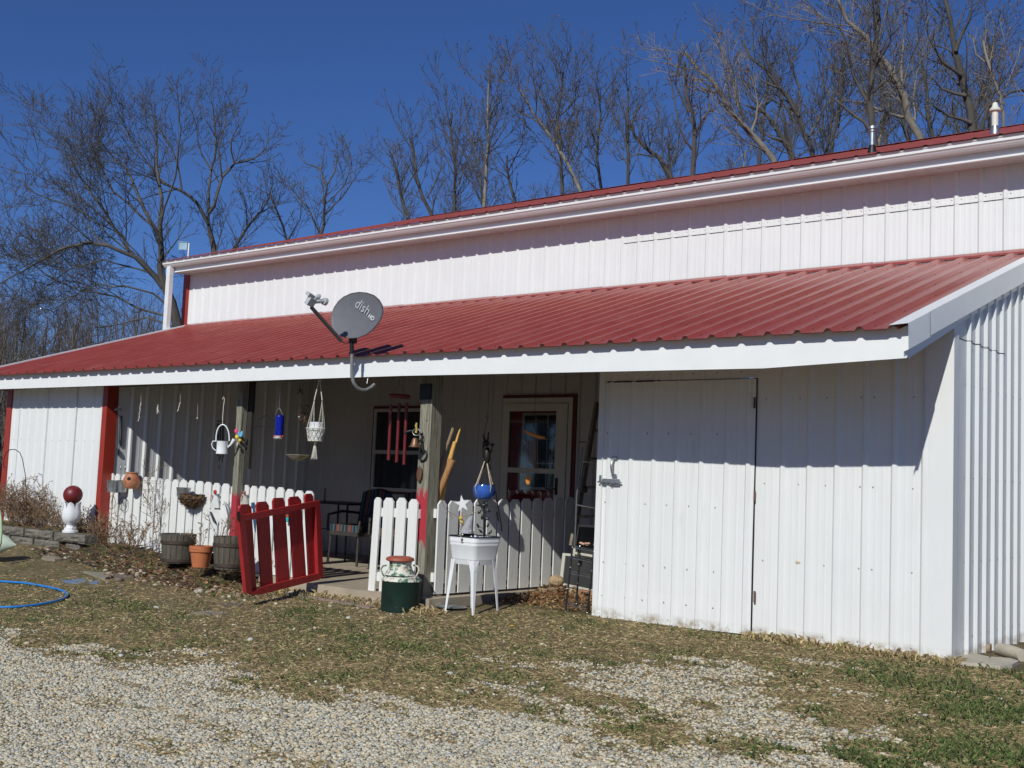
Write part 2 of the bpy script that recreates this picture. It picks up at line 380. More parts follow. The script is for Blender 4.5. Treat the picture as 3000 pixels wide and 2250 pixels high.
def blades(name, x, y, h, ang, mat, seed, wd=.004, lean=.8):
    R = np.random.RandomState(seed); n = len(x); z = zg(x, y)-.004
    t = R.rand(n)*2*pi; ln = h*(lean*(.4+.9*R.rand(n))); hz = h*(1-.55*R.rand(n))*(1 if lean < 1 else .45)
    bx = np.cos(t); by = np.sin(t); w_ = wd*(.6+.8*R.rand(n))
    p0 = np.stack([x-by*w_, y+bx*w_, z], -1); p1 = np.stack([x+by*w_, y-bx*w_, z], -1)
    pm = np.stack([x+bx*ln*.45, y+by*ln*.45, z+hz*.75], -1); pt = np.stack([x+bx*ln, y+by*ln, z+hz*.85], -1)
    V = np.stack([p0, p1, pm, pt], 1).reshape(-1, 3)
    b = 4*np.arange(n)[:, None]; F = np.concatenate([b+np.array([[0, 1, 2]]), b+np.array([[0, 2, 3]]), b+np.array([[1, 3, 2]])], 0)
    return bulk(name, V, F, [mat])
m_straw = island_mat("dry_grass", [(0.502, 0.381, 0.193), (0.358, 0.258, 0.125), (0.693, 0.526, 0.279), (0.227, 0.151, 0.082), (0.406, 0.302, 0.144), (0.239, 0.235, 0.077), (0.573, 0.437, 0.222), (0.299, 0.202, 0.106)])
m_grass = island_mat("green_grass", [(.09, .13, .035), (.13, .18, .05), (.06, .10, .03), (.18, .22, .07), (.12, .13, .045), (.22, .20, .09)])
x, y, R = view_pts(230000, 31, 1600, 2290)
k = (y < -.02) & (y > -7.2) & (R.rand(len(x)) < np.clip(1.03-gravel(x, y)*1.06, .006, 1)) & (x > -13)
k &= ~((x < -4.3) & (y > -.8)) & ~((x > -3.2) & (y > -.04)); x, y = x[k], y[k]; gn = green(x, y); isg = R.rand(len(x)) < gn*np.where(x > -.7, .95, .6)*(gravel(x, y) < .35)
b1 = blades("dry_grass", x[~isg], y[~isg], .022+.03*R.rand((~isg).sum())**2, 0, m_straw, 5, .0028, 1.5)
stuff(b1, "matted straw coloured dead grass between the gravel and the building", "grass")
b2 = blades("green_grass", x[isg], y[isg], .018+.03*R.rand(isg.sum()), 0, m_grass, 6, .0035, .9)
stuff(b2, "short green grass patches growing through the dry lawn", "grass")
# taller weeds along the wall foot
R = np.random.RandomState(77); n = 3800
x = np.concatenate([R.uniform(-1.6, .1, n//2), R.uniform(-6.4, -4.2, n//2)]); y = np.concatenate([-.02-.16*R.rand(n//2)**1.5, -.8-.25*R.rand(n//2)])
b3 = blades("wall_foot_weeds", x, y, .03+.06*R.rand(n)**3, 0, m_straw, 9, .003, .8); stuff(b3, "dry weeds along the foot of the white shed wall", "weeds")

# ------------------------------------------------------------------ the building
YF, YP, YW = -.96, -.63, 2.62
RS = .325
def zr(y): return 2.262+RS*(y+1.04)          # lean-to roof sheet
def ribbed(mb, P, s0, s1, t0, t1, ribs, rh=.019, bw=.030, tw=.011, minor=True, nt=1):
    T0 = t0 if callable(t0) else (lambda s: t0); T1 = t1 if callable(t1) else (lambda s: t1)
    pr = [(s0, 0), (s1, 0)]
    for c in ribs:
        pr += [(c-bw, 0), (c-tw, rh), (c+tw, rh), (c+bw, 0)]
        if minor:
            for k in (.38, .62):
                d = k*(ribs[1]-ribs[0] if len(ribs) > 1 else .2286); pr += [(c+d-.014, 0), (c+d, .0018), (c+d+.014, 0)]
    pr = sorted(set((s, h) for s, h in pr if s0 <= s <= s1)); n = len(pr); vs = []
    for j in range(nt+1):
        for s, h in pr:
            a, b = T0(s), T1(s); vs.append(P(s, a+(b-a)*j/nt, h))
    mb.add(vs, [(j*n+i, j*n+i+1, (j+1)*n+i+1, (j+1)*n+i) for j in range(nt) for i in range(n-1)])
def screwrow(mb, P, ss, ts, r=.006, h=.004):
    for t in ts:
        for s in ss:
            c = [P(s+r*cos(a*pi/3), t+r*sin(a*pi/3), .0008) for a in range(6)]; tp = P(s, t, h+.001)
            mb.add(c+[tp], [(i, (i+1) % 6, 6) for i in range(6)])
B = thing('metal_building', 'long white ribbed metal building with red roofs and open porch', 'building', (-6, 0, 0))
front = lambda Y: (lambda s, t, h: Vector((s, Y-h, t)))

# main wall above the lean-to roof, with its lap strip
wr = [-.387-.2286*i for i in range(-10, 57)]
mb = MB(); ribbed(mb, front(YW), -13.33, 1.6, 2.9, 4.40, wr, nt=1)
screwrow(mb, front(YW), [c+.05 for c in wr], [3.5]); wall_o = mb.build('upper_wall', [m_white, m_screw], B)
xl = A(1825, 700, Y=YW).x; zl = A(2400, 646, Y=YW).z
mb = MB(); ribbed(mb, front(YW-.004), xl, 1.6, lambda s: zl, 4.399, [c for c in wr if c > xl], nt=1)
mb.m = 1; screwrow(mb, front(YW-.004), [c+d for c in wr if c > xl+.05 for d in (-.045, .045)], [zl+.045], r=.007)
mb.m = 2; mb.bb(xl, 1.6, YW-.0055, YW-.001, zl-.006, zl-.0005); mb.build('upper_wall_lap_sheet', [m_white, m_screw, m_dark], B)
mb = MB(); mb.bb(-13.47, -13.325, YW-.022, YW+.12, 2.9, 4.33); mb.build('corner_trim', m_redtrim, B, 'red corner trim of the high wall')
mb = MB(); mb.bb(-13.44, -13.43, YW+.12, 13.5, 0, 4.4); mb.build('gable_wall', m_white, B)

# main roof
EY_, EZ = 2.14, 4.475
def zm(y): return EZ+.3245*(y-EY_)
RY, = (8.05,)
mb = MB(); P = lambda s, t, h: Vector((s, t, zm(t)+h)); rr = [-.3-.2286*i for i in range(-16, 58)]
ribbed(mb, P, -13.50, 3.2, EY_, RY, rr, rh=.009, minor=False)
P2 = lambda s, t, h: Vector((s, 2*RY-t, zm(t)+h)); ribbed(mb, P2, -13.50, 3.2, EY_, RY, rr, rh=.009, minor=False)
roof_main = mb.build('main_roof', m_redm, B)
mb = MB()
for k in range(6):
    a0, a1 = -13.5+k*2.8, -13.5+(k+1)*2.8+.05; zz = zm(RY)+.024+.006*(k % 2)
    mb.add([(a0, RY-.22, zz-.075), (a1, RY-.22, zz-.075), (a1, RY, zz), (a0, RY, zz), (a1, RY+.22, zz-.075), (a0, RY+.22, zz-.075)], [(0, 1, 2, 3), (3, 2, 4, 5)])
mb.build('ridge_cap', m_redm, roof_main)
# gutter (K profile), fascia, soffit
def extr(mb, prof, x0, x1, close=False):
    n = len(prof); vs = [(x0, y, z) for y, z in prof]+[(x1, y, z) for y, z in prof]
    mb.add(vs, [(i, i+1, n+i+1, n+i) for i in range(n-1)]+([(n-1, 0, n, 2*n-1)] if close else []))
    mb.add(vs, [tuple(range(n)), tuple(range(n, 2*n))[::-1]]) if close else None
g0 = 2.17; gp_ = [(g0+.125, 4.478), (g0-.002, 4.478), (g0-.008, 4.470), (g0-.002, 4.458), (g0+.006, 4.456), (g0+.006, 4.425), (g0+.022, 4.412), (g0+.026, 4.405), (g0+.045, 4.385), (g0+.125, 4.380)]
mb = MB(); extr(mb, gp_+[(g0+.125, 4.478)], -13.475, 3.2, True); mb.build('gutter', m_gut, B)
mb = MB(); mb.bb(-13.40, 3.2, 2.302, 2.33, 4.30, 4.46); mb.bb(-13.40, 3.2, 2.288, 2.3015, 4.300, 4.318); mb.build('eave_fascia', m_trim, B)
mb = MB(); mb.bb(-13.38, 3.2, 2.3305, YW+.02, 4.312, 4.32)
for i in range(140): mb.bb(-13.3+i*.12, -13.294+i*.12, 2.335, YW-.005, 4.309, 4.3118)
mb.build('soffit', [m_sof, m_dark], B)
mb = MB(); xd = A(492, 900, Y=2.24).x; mb.bb(xd-.05, xd+.05, 2.2, 2.27, 3.05, 4.385)
for k in range(3): mb.bb(xd-.03+k*.03-.004, xd-.03+k*.03+.004, 2.196, 2.1995, 3.05, 4.38)
mb.build('downspout', m_gut, B)
# roof vents
def vent(u, vb, vt, Y, r, kind):
    b = A(u, vb, Y=Y); zt = A(u, vt, Y=Y).z; zb = zm(Y)-.02; mb = MB()
    if kind:
        mb.lathe((b.x, Y, zb), [(r*1.55, 0), (r*1.5, .05), (r*1.05, .10)], 20, cap=False); mb.m = 1
        h = zt-zb; mb.lathe((b.x, Y, zb), [(r, .06), (r, h*.72), (r*1.7, h*.74), (r*1.75, h*.79), (r*1.0, h*.86), (r*.72, h*.98), (r*.3, h)], 20)
        return mb.build('vent_pipe', [m_steel, M("aged_white_pipe", (.72, .70, .60), .4, var=.05, scale=12, col2=(.45, .4, .3), a=.6, b=.8)], roof_main, 'white capped vent pipe on the main roof')
    mb.lathe((b.x, Y, zb), [(r*1.8, 0), (r*1.2, .07), (r*1.0, .10)], 20, cap=False); mb.m = 1
    h = zt-zb; mb.lathe((b.x, Y, zb), [(r, .08), (r, h*.78), (r*1.35, h*.80), (r*1.35, h*.84), (r*.95, h*.85), (r*.95, h*.88), (r*1.4, h*.90), (r*1.4, h*.96), (r*1.2, h)], 20)
    return mb.build('vent_pipe', [m_black, m_steel], roof_main, 'shiny steel vent pipe with black boot on the main roof')
vent(2555, 436, 370, 3.0, .031, 0); vent(2915, 377, 300, 3.1, .032, 1)

# lean-to roof
xr0 = A(2518, 965, Y=-1.04).x; lr = [xr0-.2286*i for i in range(-1, 57)]
ang = math.atan(RS); P = lambda s, t, h: Vector((s, t-h*sin(ang), zr(t)+h*cos(ang)))
XL, XR = -13.25, -.01
mb = MB(); ribbed(mb, P, XL, XR, -1.04, YW-.002, lr, rh=.027, bw=.036, tw=.012, nt=2)
ribbed(mb, lambda s, t, h: P(s, t, h-.004), XL, XR, -1.04, YW-.003, lr, rh=.027, bw=.036, tw=.012)
mb.m = 1; screwrow(mb, P, [c+.055 for c in lr if c+.055 < XR], [-.9, -.35, .3, .95, 1.6, 2.25], r=.007, h=.006)
lroof = mb.build('lean_to_roof', [m_red, m_darkscrew], B)
# flashing where the low roof meets the wall
mb = MB()
for k in range(8):
    a0 = -13.3+k*1.66; mb.add([(a0, YW-.12, zr(YW-.12)+.034+.003*(k % 2)), (a0+1.68, YW-.12, zr(YW-.12)+.033+.003*((k+1) % 2)), (a0+1.68, YW-.021, zr(YW)+.042), (a0, YW-.021, zr(YW)+.035), (a0, YW-.122, zr(YW-.12)+.014), (a0+1.68, YW-.122, zr(YW-.12)+.014)], [(0, 1, 2, 3), (4, 5, 1, 0)])
mb.build('wall_flashing', m_red, lroof)
# fascia: three lapped lengths, the near one sags upwards to the right
mb = MB()
def fas(x0, x1, z0, z1, y, ztop=2.284):
    mb.add([(x0, y, z0), (x1, y, z1), (x1, y, ztop), (x0, y, ztop), (x0, y+.02, z0), (x1, y+.02, z1), (x1, y+.02, ztop), (x0, y+.02, ztop)], [(0, 1, 2, 3), (4, 7, 6, 5), (0, 4, 5, 1), (1, 5, 6, 2), (3, 2, 6, 7), (0, 3, 7, 4)])
def FP(u, v, Y=YF): return A(u, v, Y=Y)
pts = [(-40, 1141), (640, 1119), (1180, 1101), (2236, 1079), (2664, 1048)]
fx = [FP(*p) for p in pts]; fx[0].x = -13.26
for i in range(4): fas(fx[i].x-(.0 if i == 0 else .0), fx[i+1].x+(0 if i in (2, 3) else .015), fx[i].z, fx[i+1].z, YF-.003*(i % 2 if i < 3 else 0))
fasc = mb.build('fascia_board', m_trim, B)
xe = fx[-1].x
# rake trim at the right
def raketrim(mb, y0, y1, x, w_, hz, drop):
    a = []
    for y in (y0, y1):
        z = zr(y)+.03; a.append([(x-w_, y, z-.002), (x, y, z+.006), (x+.004, y, z-hz), (x-.028, y, z-hz-.012), (x-.028, y, z-hz-.05-drop)])
    n = 5; mb.add(a[0]+a[1], [(i, i+1, n+i+1, n+i) for i in range(n-1)])
mb = MB(); raketrim(mb, -.66, YW-.0, xe+.02, .13, .165, 0); raketrim(mb, -1.06, -.65, xe+.027, .135, .172, 0)
mb.m = 1
for y in (-1.0, -.64, -.1, .45, 1.0, 1.6): mb.ball((xe+.022, y, zr(y)+.03-.165), .009, 6)
mb.m = 2; mb.add([(xe+.0285, -.655, zr(-.655)+.037), (xe+.0285, -.650, zr(-.65)+.037), (xe+.0325, -.650, zr(-.65)-.135), (xe+.0325, -.655, zr(-.655)-.135)], [(0, 1, 2, 3)])
mb.m = 0; mb.prism([(xe-.012, -.957, fx[-1].z-.002), (xe-.012, 0, 2.405), (xe-.012, 0, zr(0)-.10), (xe-.012, -.957, zr(-.957)-.10)], (.008, 0, 0))
mb.build('rake_trim', [m_trim, m_screw, m_dark], B)
mb = MB(); mb.beam((XL-.01, -1.05, zr(-1.05)+.012), (XL-.01, YW+.3, zr(YW+.3)+.012), .05, .05); mb.build('rake_trim', m_trim, B)
# header beam and rafters under the lean-to roof
mb = MB(); mb.bb(-13.1, -3.3, YP+.0, YP+.04, 2.11, 2.27); mb.bb(-13.1, -3.3, YP+.11, YP+.15, 2.11, 2.27)
for i in range(16): mb.beam((-13+i*.64, YF+.03, zr(YF)-.075), (-13+i*.64, YW-.02, zr(YW)-.075), .04, .1)
mb.build('roof_framing', m_wood, B)

# enclosed shed at the right
RB = [-.2-.2286*i for i in range(6)]
SL, dl, dr = -3.158, -3.088, A(2208, 1600, Y=0).x
zrow = [A(2400, v, Y=0).z for v in (1166, 1422, 1656, 1866)]
mb = MB(); zt = lambda s: zr(0)-.03
ribbed(mb, front(0), dr+.004, -.19, lambda s: float(zg(s, -.02))-.03+.012*sin(s*9), zt, RB, nt=1)
mb.m = 1; screwrow(mb, front(0), [A(u, 1400, Y=0).x for u in (2240, 2340, 2419, 2520, 2558, 2675)], zrow, r=.008, h=.005)
mb.m = 2; c = A(2338, 1647, Y=0); mb.lathe((c.x, -.004, c.z), [(.018, 0), (.016, .001), (.004, .0015)], 9, Matrix.Rotation(pi/2, 3, 'X'), sx=1.2, sy=.7)
m_rustspot = M("rust_spot", (.62, .50, .34), .9, var=.4, scale=60)
mb.build('shed_wall', [m_white, m_screw, m_rustspot], B)
mb = MB(); mb.bb(-.195, .012, -.016, 0.0, float(zg(-.1, 0))-.03, zr(0)-.035); mb.bb(-.0, .012, 0, .09, float(zg(0, 0))-.03, zr(0)-.01)
mb.bb(-.20, -.185, -.0195, -.0165, -.03, 2.4); mb.build('corner_trim', m_white, B)
# wall above the door and the left jamb strip
ztd = A(2100, 1113, Y=0).z
mb = MB(); ribbed(mb, front(-.002), SL+.01, dr+.004, ztd+.008, zt, [dr-.05-.2286*i for i in range(7)], minor=False, nt=1)
mb.m = 1; screwrow(mb, front(-.002), [dr-.15-.2286*i for i in range(6)], [ztd+.06], r=.008)
mb.m = 0; mb.bb(SL, dl-.006, -.012, .03, -.1, zr(0)-.04); mb.build('shed_wall', [m_white, m_screw], B)
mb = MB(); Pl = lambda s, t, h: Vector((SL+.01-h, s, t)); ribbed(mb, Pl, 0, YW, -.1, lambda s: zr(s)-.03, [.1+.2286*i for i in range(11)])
mb.build('shed_wall', m_porchwall_shade, B)
# side wall
sy = [.335+.206*i for i in range(16)]; Ps = lambda s, t, h: Vector((0+h, s, t))
mb = MB(); ribbed(mb, Ps, .06, 3.4, lambda s: float(zg(0.02, s))-.03, lambda s: min(zr(s)-.045, zr(YW)), sy, rh=.024, bw=.036, tw=.014, minor=False)
mb.m = 1
for v in (1145, 1405, 1640, 1850): screwrow(mb, Ps, [c-.06 for c in sy], [A(2900, v, X=0).z], r=.007)
mb.m = 2; za, zb_ = A(2810, 990, X=0).z, A(2950, 1043, X=0).z
mb.tube([Ps(.10+i*.02, za+(zb_-za)*i/58, .0015 if min(abs(.10+i*.02-c) for c in sy) > .03 else .026) for i in range(59)], .0025, 4)
mb.build('shed_side_wall', [m_white, m_screw, m_dark], B)
# shed door
D_ = thing  # keep
mb = MB(); drb = [A(u, 1370, Y=0).x for u in (2208-14, 2131, 2057, 1986, 1918, 1852, 1788)]; drb = sorted(drb)
zbL, zbR = A(1760, 1812, Y=0).z, A(2205, 1860, Y=0).z; zb = lambda s: zbL+(zbR-zbL)*(s-dl)/(dr-dl)
pr = []
def ribdoor(mb):
    pr = [(dl, 0), (dr-.004, 0)]
    for c in drb: pr += [(c-.028, 0), (c-.010, .019), (c+.010, .019), (c+.028, 0), (c+.09, 0), (c+.105, .003), (c+.12, 0)]
    pr = sorted(p for p in pr if dl <= p[0] <= dr-.004); n = len(pr); vs = []
    for j in range(9):
        for s, h in pr:
            a, b = zb(s), ztd; z = a+(b-a)*j/8
            bow = .012*max(0, 1-(z-a)/.5)*max(0, 1-(s-dl)/.35) - .004*sin(3*z+s*2)*(0 < j < 8)
            vs.append(Vector((s, -.014-h-bow, z)))
    mb.add(vs, [(j*n+i, j*n+i+1, (j+1)*n+i+1, (j+1)*n+i) for j in range(8) for i in range(n-1)])
ribdoor(mb)
mb.bb(dl-.006, dl+.003, -.032, .02, zbL, ztd-.01)
mb.m = 1
for v in (1118+150, 1268, 1458+20, 1655, 1760):
    z = A(1900, v, Y=-.02).z; screwrow(mb, front(-.017), [A(u, 1500, Y=0).x for u in (1775, 1842, 1892, 1955, 2020, 2098, 2190)], [z+rnd.uniform(-.01, .01)], r=.008, h=.006)
mb.m = 2; mb.bb(dr-.003, dr+.004, -.013, .01, zbR, ztd); mb.bb(A(1784, 1121, Y=0).x, A(1935, 1120, Y=0).x, -.016, .01, ztd-.003, ztd+.01); mb.bb(A(1935, 1121, Y=0).x, dr, -.005, .01, ztd+.0, ztd+.007)
door = mb.build('shed_door', [m_white, m_screw, m_dark], B, 'white ribbed metal shed door with steel handle and slide bolt')
mb = MB(); mb.bb(dl, dr, .02, .05, -.12, zbR+.03); mb.build('under_door_shade', m_dark, door)  # black strip standing in for the shade in the gap under the door
mb = MB(); a, b = A(1801, 1345, Y=-.03), A(1800, 1390, Y=-.03)
mb.tube([(a.x, -.035, a.z), (a.x-.01, -.055, a.z-.015), (a.x-.010, -.064, (a.z+b.z)/2), (a.x-.008, -.055, b.z+.015), (a.x-.004, -.035, b.z)], [.007, .011, .013, .011, .007], 8)
mb.bb(a.x-.028, a.x+.028, -.04, -.033, a.z-.004, a.z+.024); mb.bb(a.x-.024, a.x+.028, -.04, -.033, b.z-.022, b.z+.004); mb.build('door_handle', m_steel, door)
mb = MB(); a = A(1790, 1413, Y=-.03)
mb.bb(a.x-.09, a.x+.095, -.038, -.033, a.z-.03, a.z+.03)
for dx in (-.085, -.03, .04, .085): mb.bb(a.x+dx-.012, a.x+dx+.012, -.050, -.0385, a.z-.014, a.z+.014)
mb.tube([(a.x-.13, -.047, a.z), (a.x+.12, -.047, a.z)], .008, 8); mb.tube([(a.x+.02, -.05, a.z), (a.x+.02, -.068, a.z-.02)], .006, 6)
mb.bb(a.x-.12, a.x-.10, -.045, -.033, a.z+.0, a.z+.06); mb.build('slide_bolt', m_steel, door)
for v in (1180, 1453, 1748):
    mb = MB(); h = A(2211, v, Y=-.02); mb.tube([(h.x, -.024, h.z-.045), (h.x, -.024, h.z+.045)], .009, 8)
    mb.build('hinge', M("rusty_hinge", (.14, .075, .06), .8, var=.4, scale=40), door)

# left enclosed bay, its return wall, and the wall at the back of the porch
x0, x1 = A(37, 1187, Y=YP).x, A(305, 1187, Y=YP).x
mb = MB(); lrb = [x0+.06+(x1-x0-.1)*i/11 for i in range(12)]
ribbed(mb, front(YP), x0, x1, -.1, 2.2, lrb, rh=.016, bw=.02, tw=.007)
mb.m = 1; screwrow(mb, front(YP), [c+.05 for c in lrb], [A(160, 1290, Y=YP).z, A(160, 1480, Y=YP).z], r=.008)
mb.m = 2
for u in (55, 136, 220): xx = A(u, 1300, Y=YP).x; mb.bb(xx-.003, xx+.003, YP-.0185, YP-.014, -.05, 2.15)
mb.build('left_bay_wall', [m_white, m_screw, M("lap_shadow_line", (.45, .45, .45), .6)], B)
mb = MB(); mb.bb(x0-.125, x0, YP-.02, YP+.10, -.1, 2.22); mb.build('corner_trim', m_redtrim, B)
mb = MB(); mb.bb(x1, x1+.105, YP-.022, YP+.13, -.05, 2.24); mb.build('corner_trim', m_redtrim, B, 'red corner post trim at the left end of the porch')
XRW = x1+.09
mb = MB(); Pr = lambda s, t, h: Vector((XRW+h, s, t)); ribbed(mb, Pr, YP+.13, YW, -.1, lambda s: zr(s)-.03, [-.28+.212*i for i in range(14)], rh=.022, bw=.032, tw=.013, nt=1)
mb.build('return_wall', m_white, B)
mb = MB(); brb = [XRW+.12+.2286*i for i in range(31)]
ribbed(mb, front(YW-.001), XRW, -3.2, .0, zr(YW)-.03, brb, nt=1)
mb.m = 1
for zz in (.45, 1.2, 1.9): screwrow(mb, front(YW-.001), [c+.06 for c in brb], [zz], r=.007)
mb.build('porch_back_wall', [m_porchwall_shade, m_darkscrew], B)
mb = MB(); mb.bb(-4.44, -3.17, 1.30, 1.45, -.25, A(1690, 1722, Y=1.3).z); one_curb = mb.build('concrete_curb', M('cream_concrete', (.52, .45, .33), .9, bump=.3, bscale=30)); struct(one_curb)

# window
def frame(mb, x0, x1, z0, z1, wd, y0, y1):
    mb.bb(x0, x1, y0, y1, z1-wd, z1); mb.bb(x0, x1, y0, y1, z0, z0+wd); mb.bb(x0, x0+wd, y0, y1, z0+wd, z1-wd); mb.bb(x1-wd, x1, y0, y1, z0+wd, z1-wd)
W = YW-.02
p = lambda u, v: A(u, v, Y=W-.03)
a, b = p(1092, 1190), p(1236, 1452)
mb = MB(); frame(mb, a.x, b.x, b.z, a.z, .035, W-.012, W+.015); m_redtrim_shade = M('red_trim_shade', (.11, .012, .010), .5)  # red trim of window and door, porch shade darkened into its colour
win = mb.build('window', m_redtrim_shade, B, 'dark double hung window with pale frame and red trim')
mb = MB(); frame(mb, a.x+.036, b.x-.036, b.z+.036, a.z-.036, .045, W-.03, W+.01); zm_ = p(1160, 1325).z; mb.bb(a.x+.08, b.x-.08, W-.03, W+.008, zm_-.025, zm_+.025); mb.build('window_frame', m_winwhite, win)
mb = MB(); mb.bb(a.x+.081, b.x-.081, W-.004, W, b.z+.081, zm_-.026); mb.bb(a.x+.081, b.x-.081, W-.012, W-.008, zm_+.026, a.z-.081); mb.build('glass_pane', m_glassdk, win)
# house door
a, b = p(1471, 1158), p(1669, 1690); zb0 = .06
mb = MB(); mb.bb(a.x, b.x, W-.012, W+.015, a.z-.04, a.z); mb.bb(a.x, a.x+.02, W-.012, W+.015, zb0, a.z-.04); mb.bb(b.x-.05, b.x, W-.012, W+.015, zb0, a.z-.04)
hd = mb.build('house_door', m_redtrim_shade, B, 'white storm door over a red door at the back of the porch')
xa, xb = a.x+.02, b.x-.05; zt_ = a.z-.04
mb = MB(); mb.bb(xa, xb, W-.03, W+.01, zt_-.07, zt_); mb.bb(xa, xa+.06, W-.03, W+.01, zb0, zt_-.07); mb.bb(xb-.06, xb, W-.03, W+.01, zb0, zt_-.07)
mb.build('door_frame', m_winwhite, hd)
ga, gb = p(1495, 1205), p(1626, 1372)
mb = MB(); s0, s1 = xa+.062, xb-.062; zt2 = zt_-.072
mb.bb(s0, ga.x, W-.045, W-.02, zb0, zt2); mb.bb(gb.x, s1, W-.045, W-.02, zb0, zt2); mb.bb(ga.x, gb.x, W-.045, W-.02, ga.z, zt2); mr = p(1560, 1379).z
mb.bb(ga.x, gb.x, W-.045, W-.02, mr-.03, mr+.03); mb.bb(ga.x, gb.x, W-.045, W-.02, zb0, .16); storm = mb.build('storm_door', m_winwhite, hd)
def glassmat():
    m, t, p = nodes("storm_glass"); out = t.nodes['Material Output']; t.nodes.remove(p)
    g = t.nodes.new('ShaderNodeBsdfGlossy'); g.inputs['Roughness'].default_value = .03; tr = t.nodes.new('ShaderNodeBsdfTransparent'); tr.inputs[0].default_value = (.9, .92, .92, 1)
    f = t.nodes.new('ShaderNodeFresnel'); f.inputs[0].default_value = 1.5; mx = t.nodes.new('ShaderNodeMixShader')
    t.links.new(f.outputs[0], mx.inputs[0]); t.links.new(tr.outputs[0], mx.inputs[1]); t.links.new(g.outputs[0], mx.inputs[2]); t.links.new(mx.outputs[0], out.inputs[0]); return m
m_glass = glassmat()
mb = MB(); mb.bb(ga.x, gb.x, W-.034, W-.031, mr+.031, ga.z); mb.bb(ga.x, gb.x, W-.034, W-.031, .161, mr-.031); mb.build('glass_pane', m_glass, hd)
mb = MB(); mb.bb(s0, s1, W-.012, W+.012, zb0, zt2); mb.build('red_door_panel', m_reddoor, hd)
la, lb = p(1530, 1210), p(1628, 1437)
mb = MB(); frame(mb, la.x, lb.x, lb.z, la.z, .03, W-.022, W-.0125)
for u in (1601, 1566): xx = p(u, 1300).x; mb.bb(xx-.006, xx+.006, W-.02, W-.0125, lb.z+.03, la.z-.03)
for v in (1286, 1357): zz = p(1570, v).z; mb.bb(la.x+.03, lb.x-.03, W-.0195, W-.0125, zz-.006, zz+.006)
mb.m = 1; mb.bb(la.x+.03, lb.x-.03, W-.016, W-.0122, lb.z+.03, la.z-.03); mb.build('door_window', [m_winwhite, m_glassdk], hd)
a = p(1633, 1400); b = p(1633, 1450); mb = MB(); mb.bb(a.x-.018, a.x+.018, W-.055, W-.046, b.z, a.z); mb.tube([(a.x, W-.05, b.z+.07), (a.x, W-.09, b.z+.07), (a.x-.05, W-.095, b.z+.06), (a.x-.13, W-.095, b.z+.075)], .008, 6)
mb.build('door_handle', m_black, hd)

# porch posts
def paintpost(name, zlo, zhi, solid):
    m, t, p_ = nodes(name); p_.inputs['Roughness'].default_value = .8
    st = (6, 6, .4)
    c = mix(t, ramp(t, noise(t, 9, 6, .7, stretch=st), .35, .65), (.13, .12, .085), (.36, .34, .26))
    c = mix(t, ramp(t, noise(t, 5, 4, .7, stretch=(9, 9, .3)), .56, .66), c, (.10, .075, .05))
    g = t.nodes.new('ShaderNodeNewGeometry'); sp = t.nodes.new('ShaderNodeSeparateXYZ'); t.links.new(g.outputs['Position'], sp.inputs[0])
    nz = noise(t, 14, 5, .75, stretch=(5, 5, .5))
    ad = t.nodes.new('ShaderNodeMath'); ad.operation = 'MULTIPLY_ADD'; t.links.new(nz, ad.inputs[0]); ad.inputs[1].default_value = .45; t.links.new(sp.outputs[2], ad.inputs[2])
    up = ramp(t, ad.outputs[0], 0, 1); 
    def step(lo, inv):
        a_ = t.nodes.new('ShaderNodeMath'); a_.operation = 'LESS_THAN' if inv else 'GREATER_THAN'; t.links.new(ad.outputs[0], a_.inputs[0]); a_.inputs[1].default_value = lo+.225; return a_.outputs[0]
    mu = t.nodes.new('ShaderNodeMath'); mu.operation = 'MULTIPLY'; t.links.new(step(zlo, 0), mu.inputs[0]); t.links.new(step(zhi, 1), mu.inputs[1])
    fac = mu.outputs[0]
    if not solid:
        ny_ = t.nodes.new('ShaderNodeSeparateXYZ'); t.links.new(g.outputs['Normal'], ny_.inputs[0])
        l = t.nodes.new('ShaderNodeMath'); l.operation = 'LESS_THAN'; t.links.new(ny_.outputs[1], l.inputs[0]); l.inputs[1].default_value = -.5
        m2 = t.nodes.new('ShaderNodeMath'); m2.operation = 'MULTIPLY'; t.links.new(fac, m2.inputs[0]); t.links.new(l.outputs[0], m2.inputs[1]); fac = m2.outputs[0]
    c = mix(t, fac, c, (.42, .03, .045)); t.links.new(c, p_.inputs['Base Color']); bumpn(t, p_, noise(t, 22, 5, .7, stretch=st), .8, .01); return m
zlo, zhi = A(1230, 1590, Y=YP).z, A(1230, 1438, Y=YP).z
xpa, xpb = A(1213, 1600, Y=YP).x, A(1247, 1600, Y=YP).x
mb = MB(); mb.bb(xpa, xpa+.062, YP, YP+.135, -.16, 2.2); mb.bb(xpa+.064, xpb, YP-.006, YP+.138, -.16, 2.2); mb.m = 1; z_ = A(1243, 1165, Y=YP).z; mb.bb(xpa+.0, xpb-.005, YP-.022, YP-.007, z_-.02, z_+.13)
mb.m = 2
for v, dx in ((1232, .10), (1330, .08), (1500, .03)): mb.ball((xpa+dx, YP-.008, A(1230, v, Y=YP).z), .008, 6)
mb.build('porch_post', [paintpost("center_post_wood", zlo, zhi, False), m_black, m_darkscrew], B, 'weathered wooden porch post with a worn patch of red paint')
xma, xmb = A(690, 1300, Y=YP).x-.012, A(690, 1300, Y=YP).x+.078; zr_ = A(700, 1450, Y=YP).z
mb = MB(); mb.bb(xma, xmb, YP, YP+.07, -.1, 2.2); mb.m = 1; mb.bb(xmb+.001, xmb+.08, YP+.075, YP+.11, 1.15, 2.2)
mb.build('porch_post', [paintpost("mid_post_wood", -1, zr_, True), M('dark_board', (.03, .026, .022), .8)], B, 'grey wooden porch post painted red on its lower third')
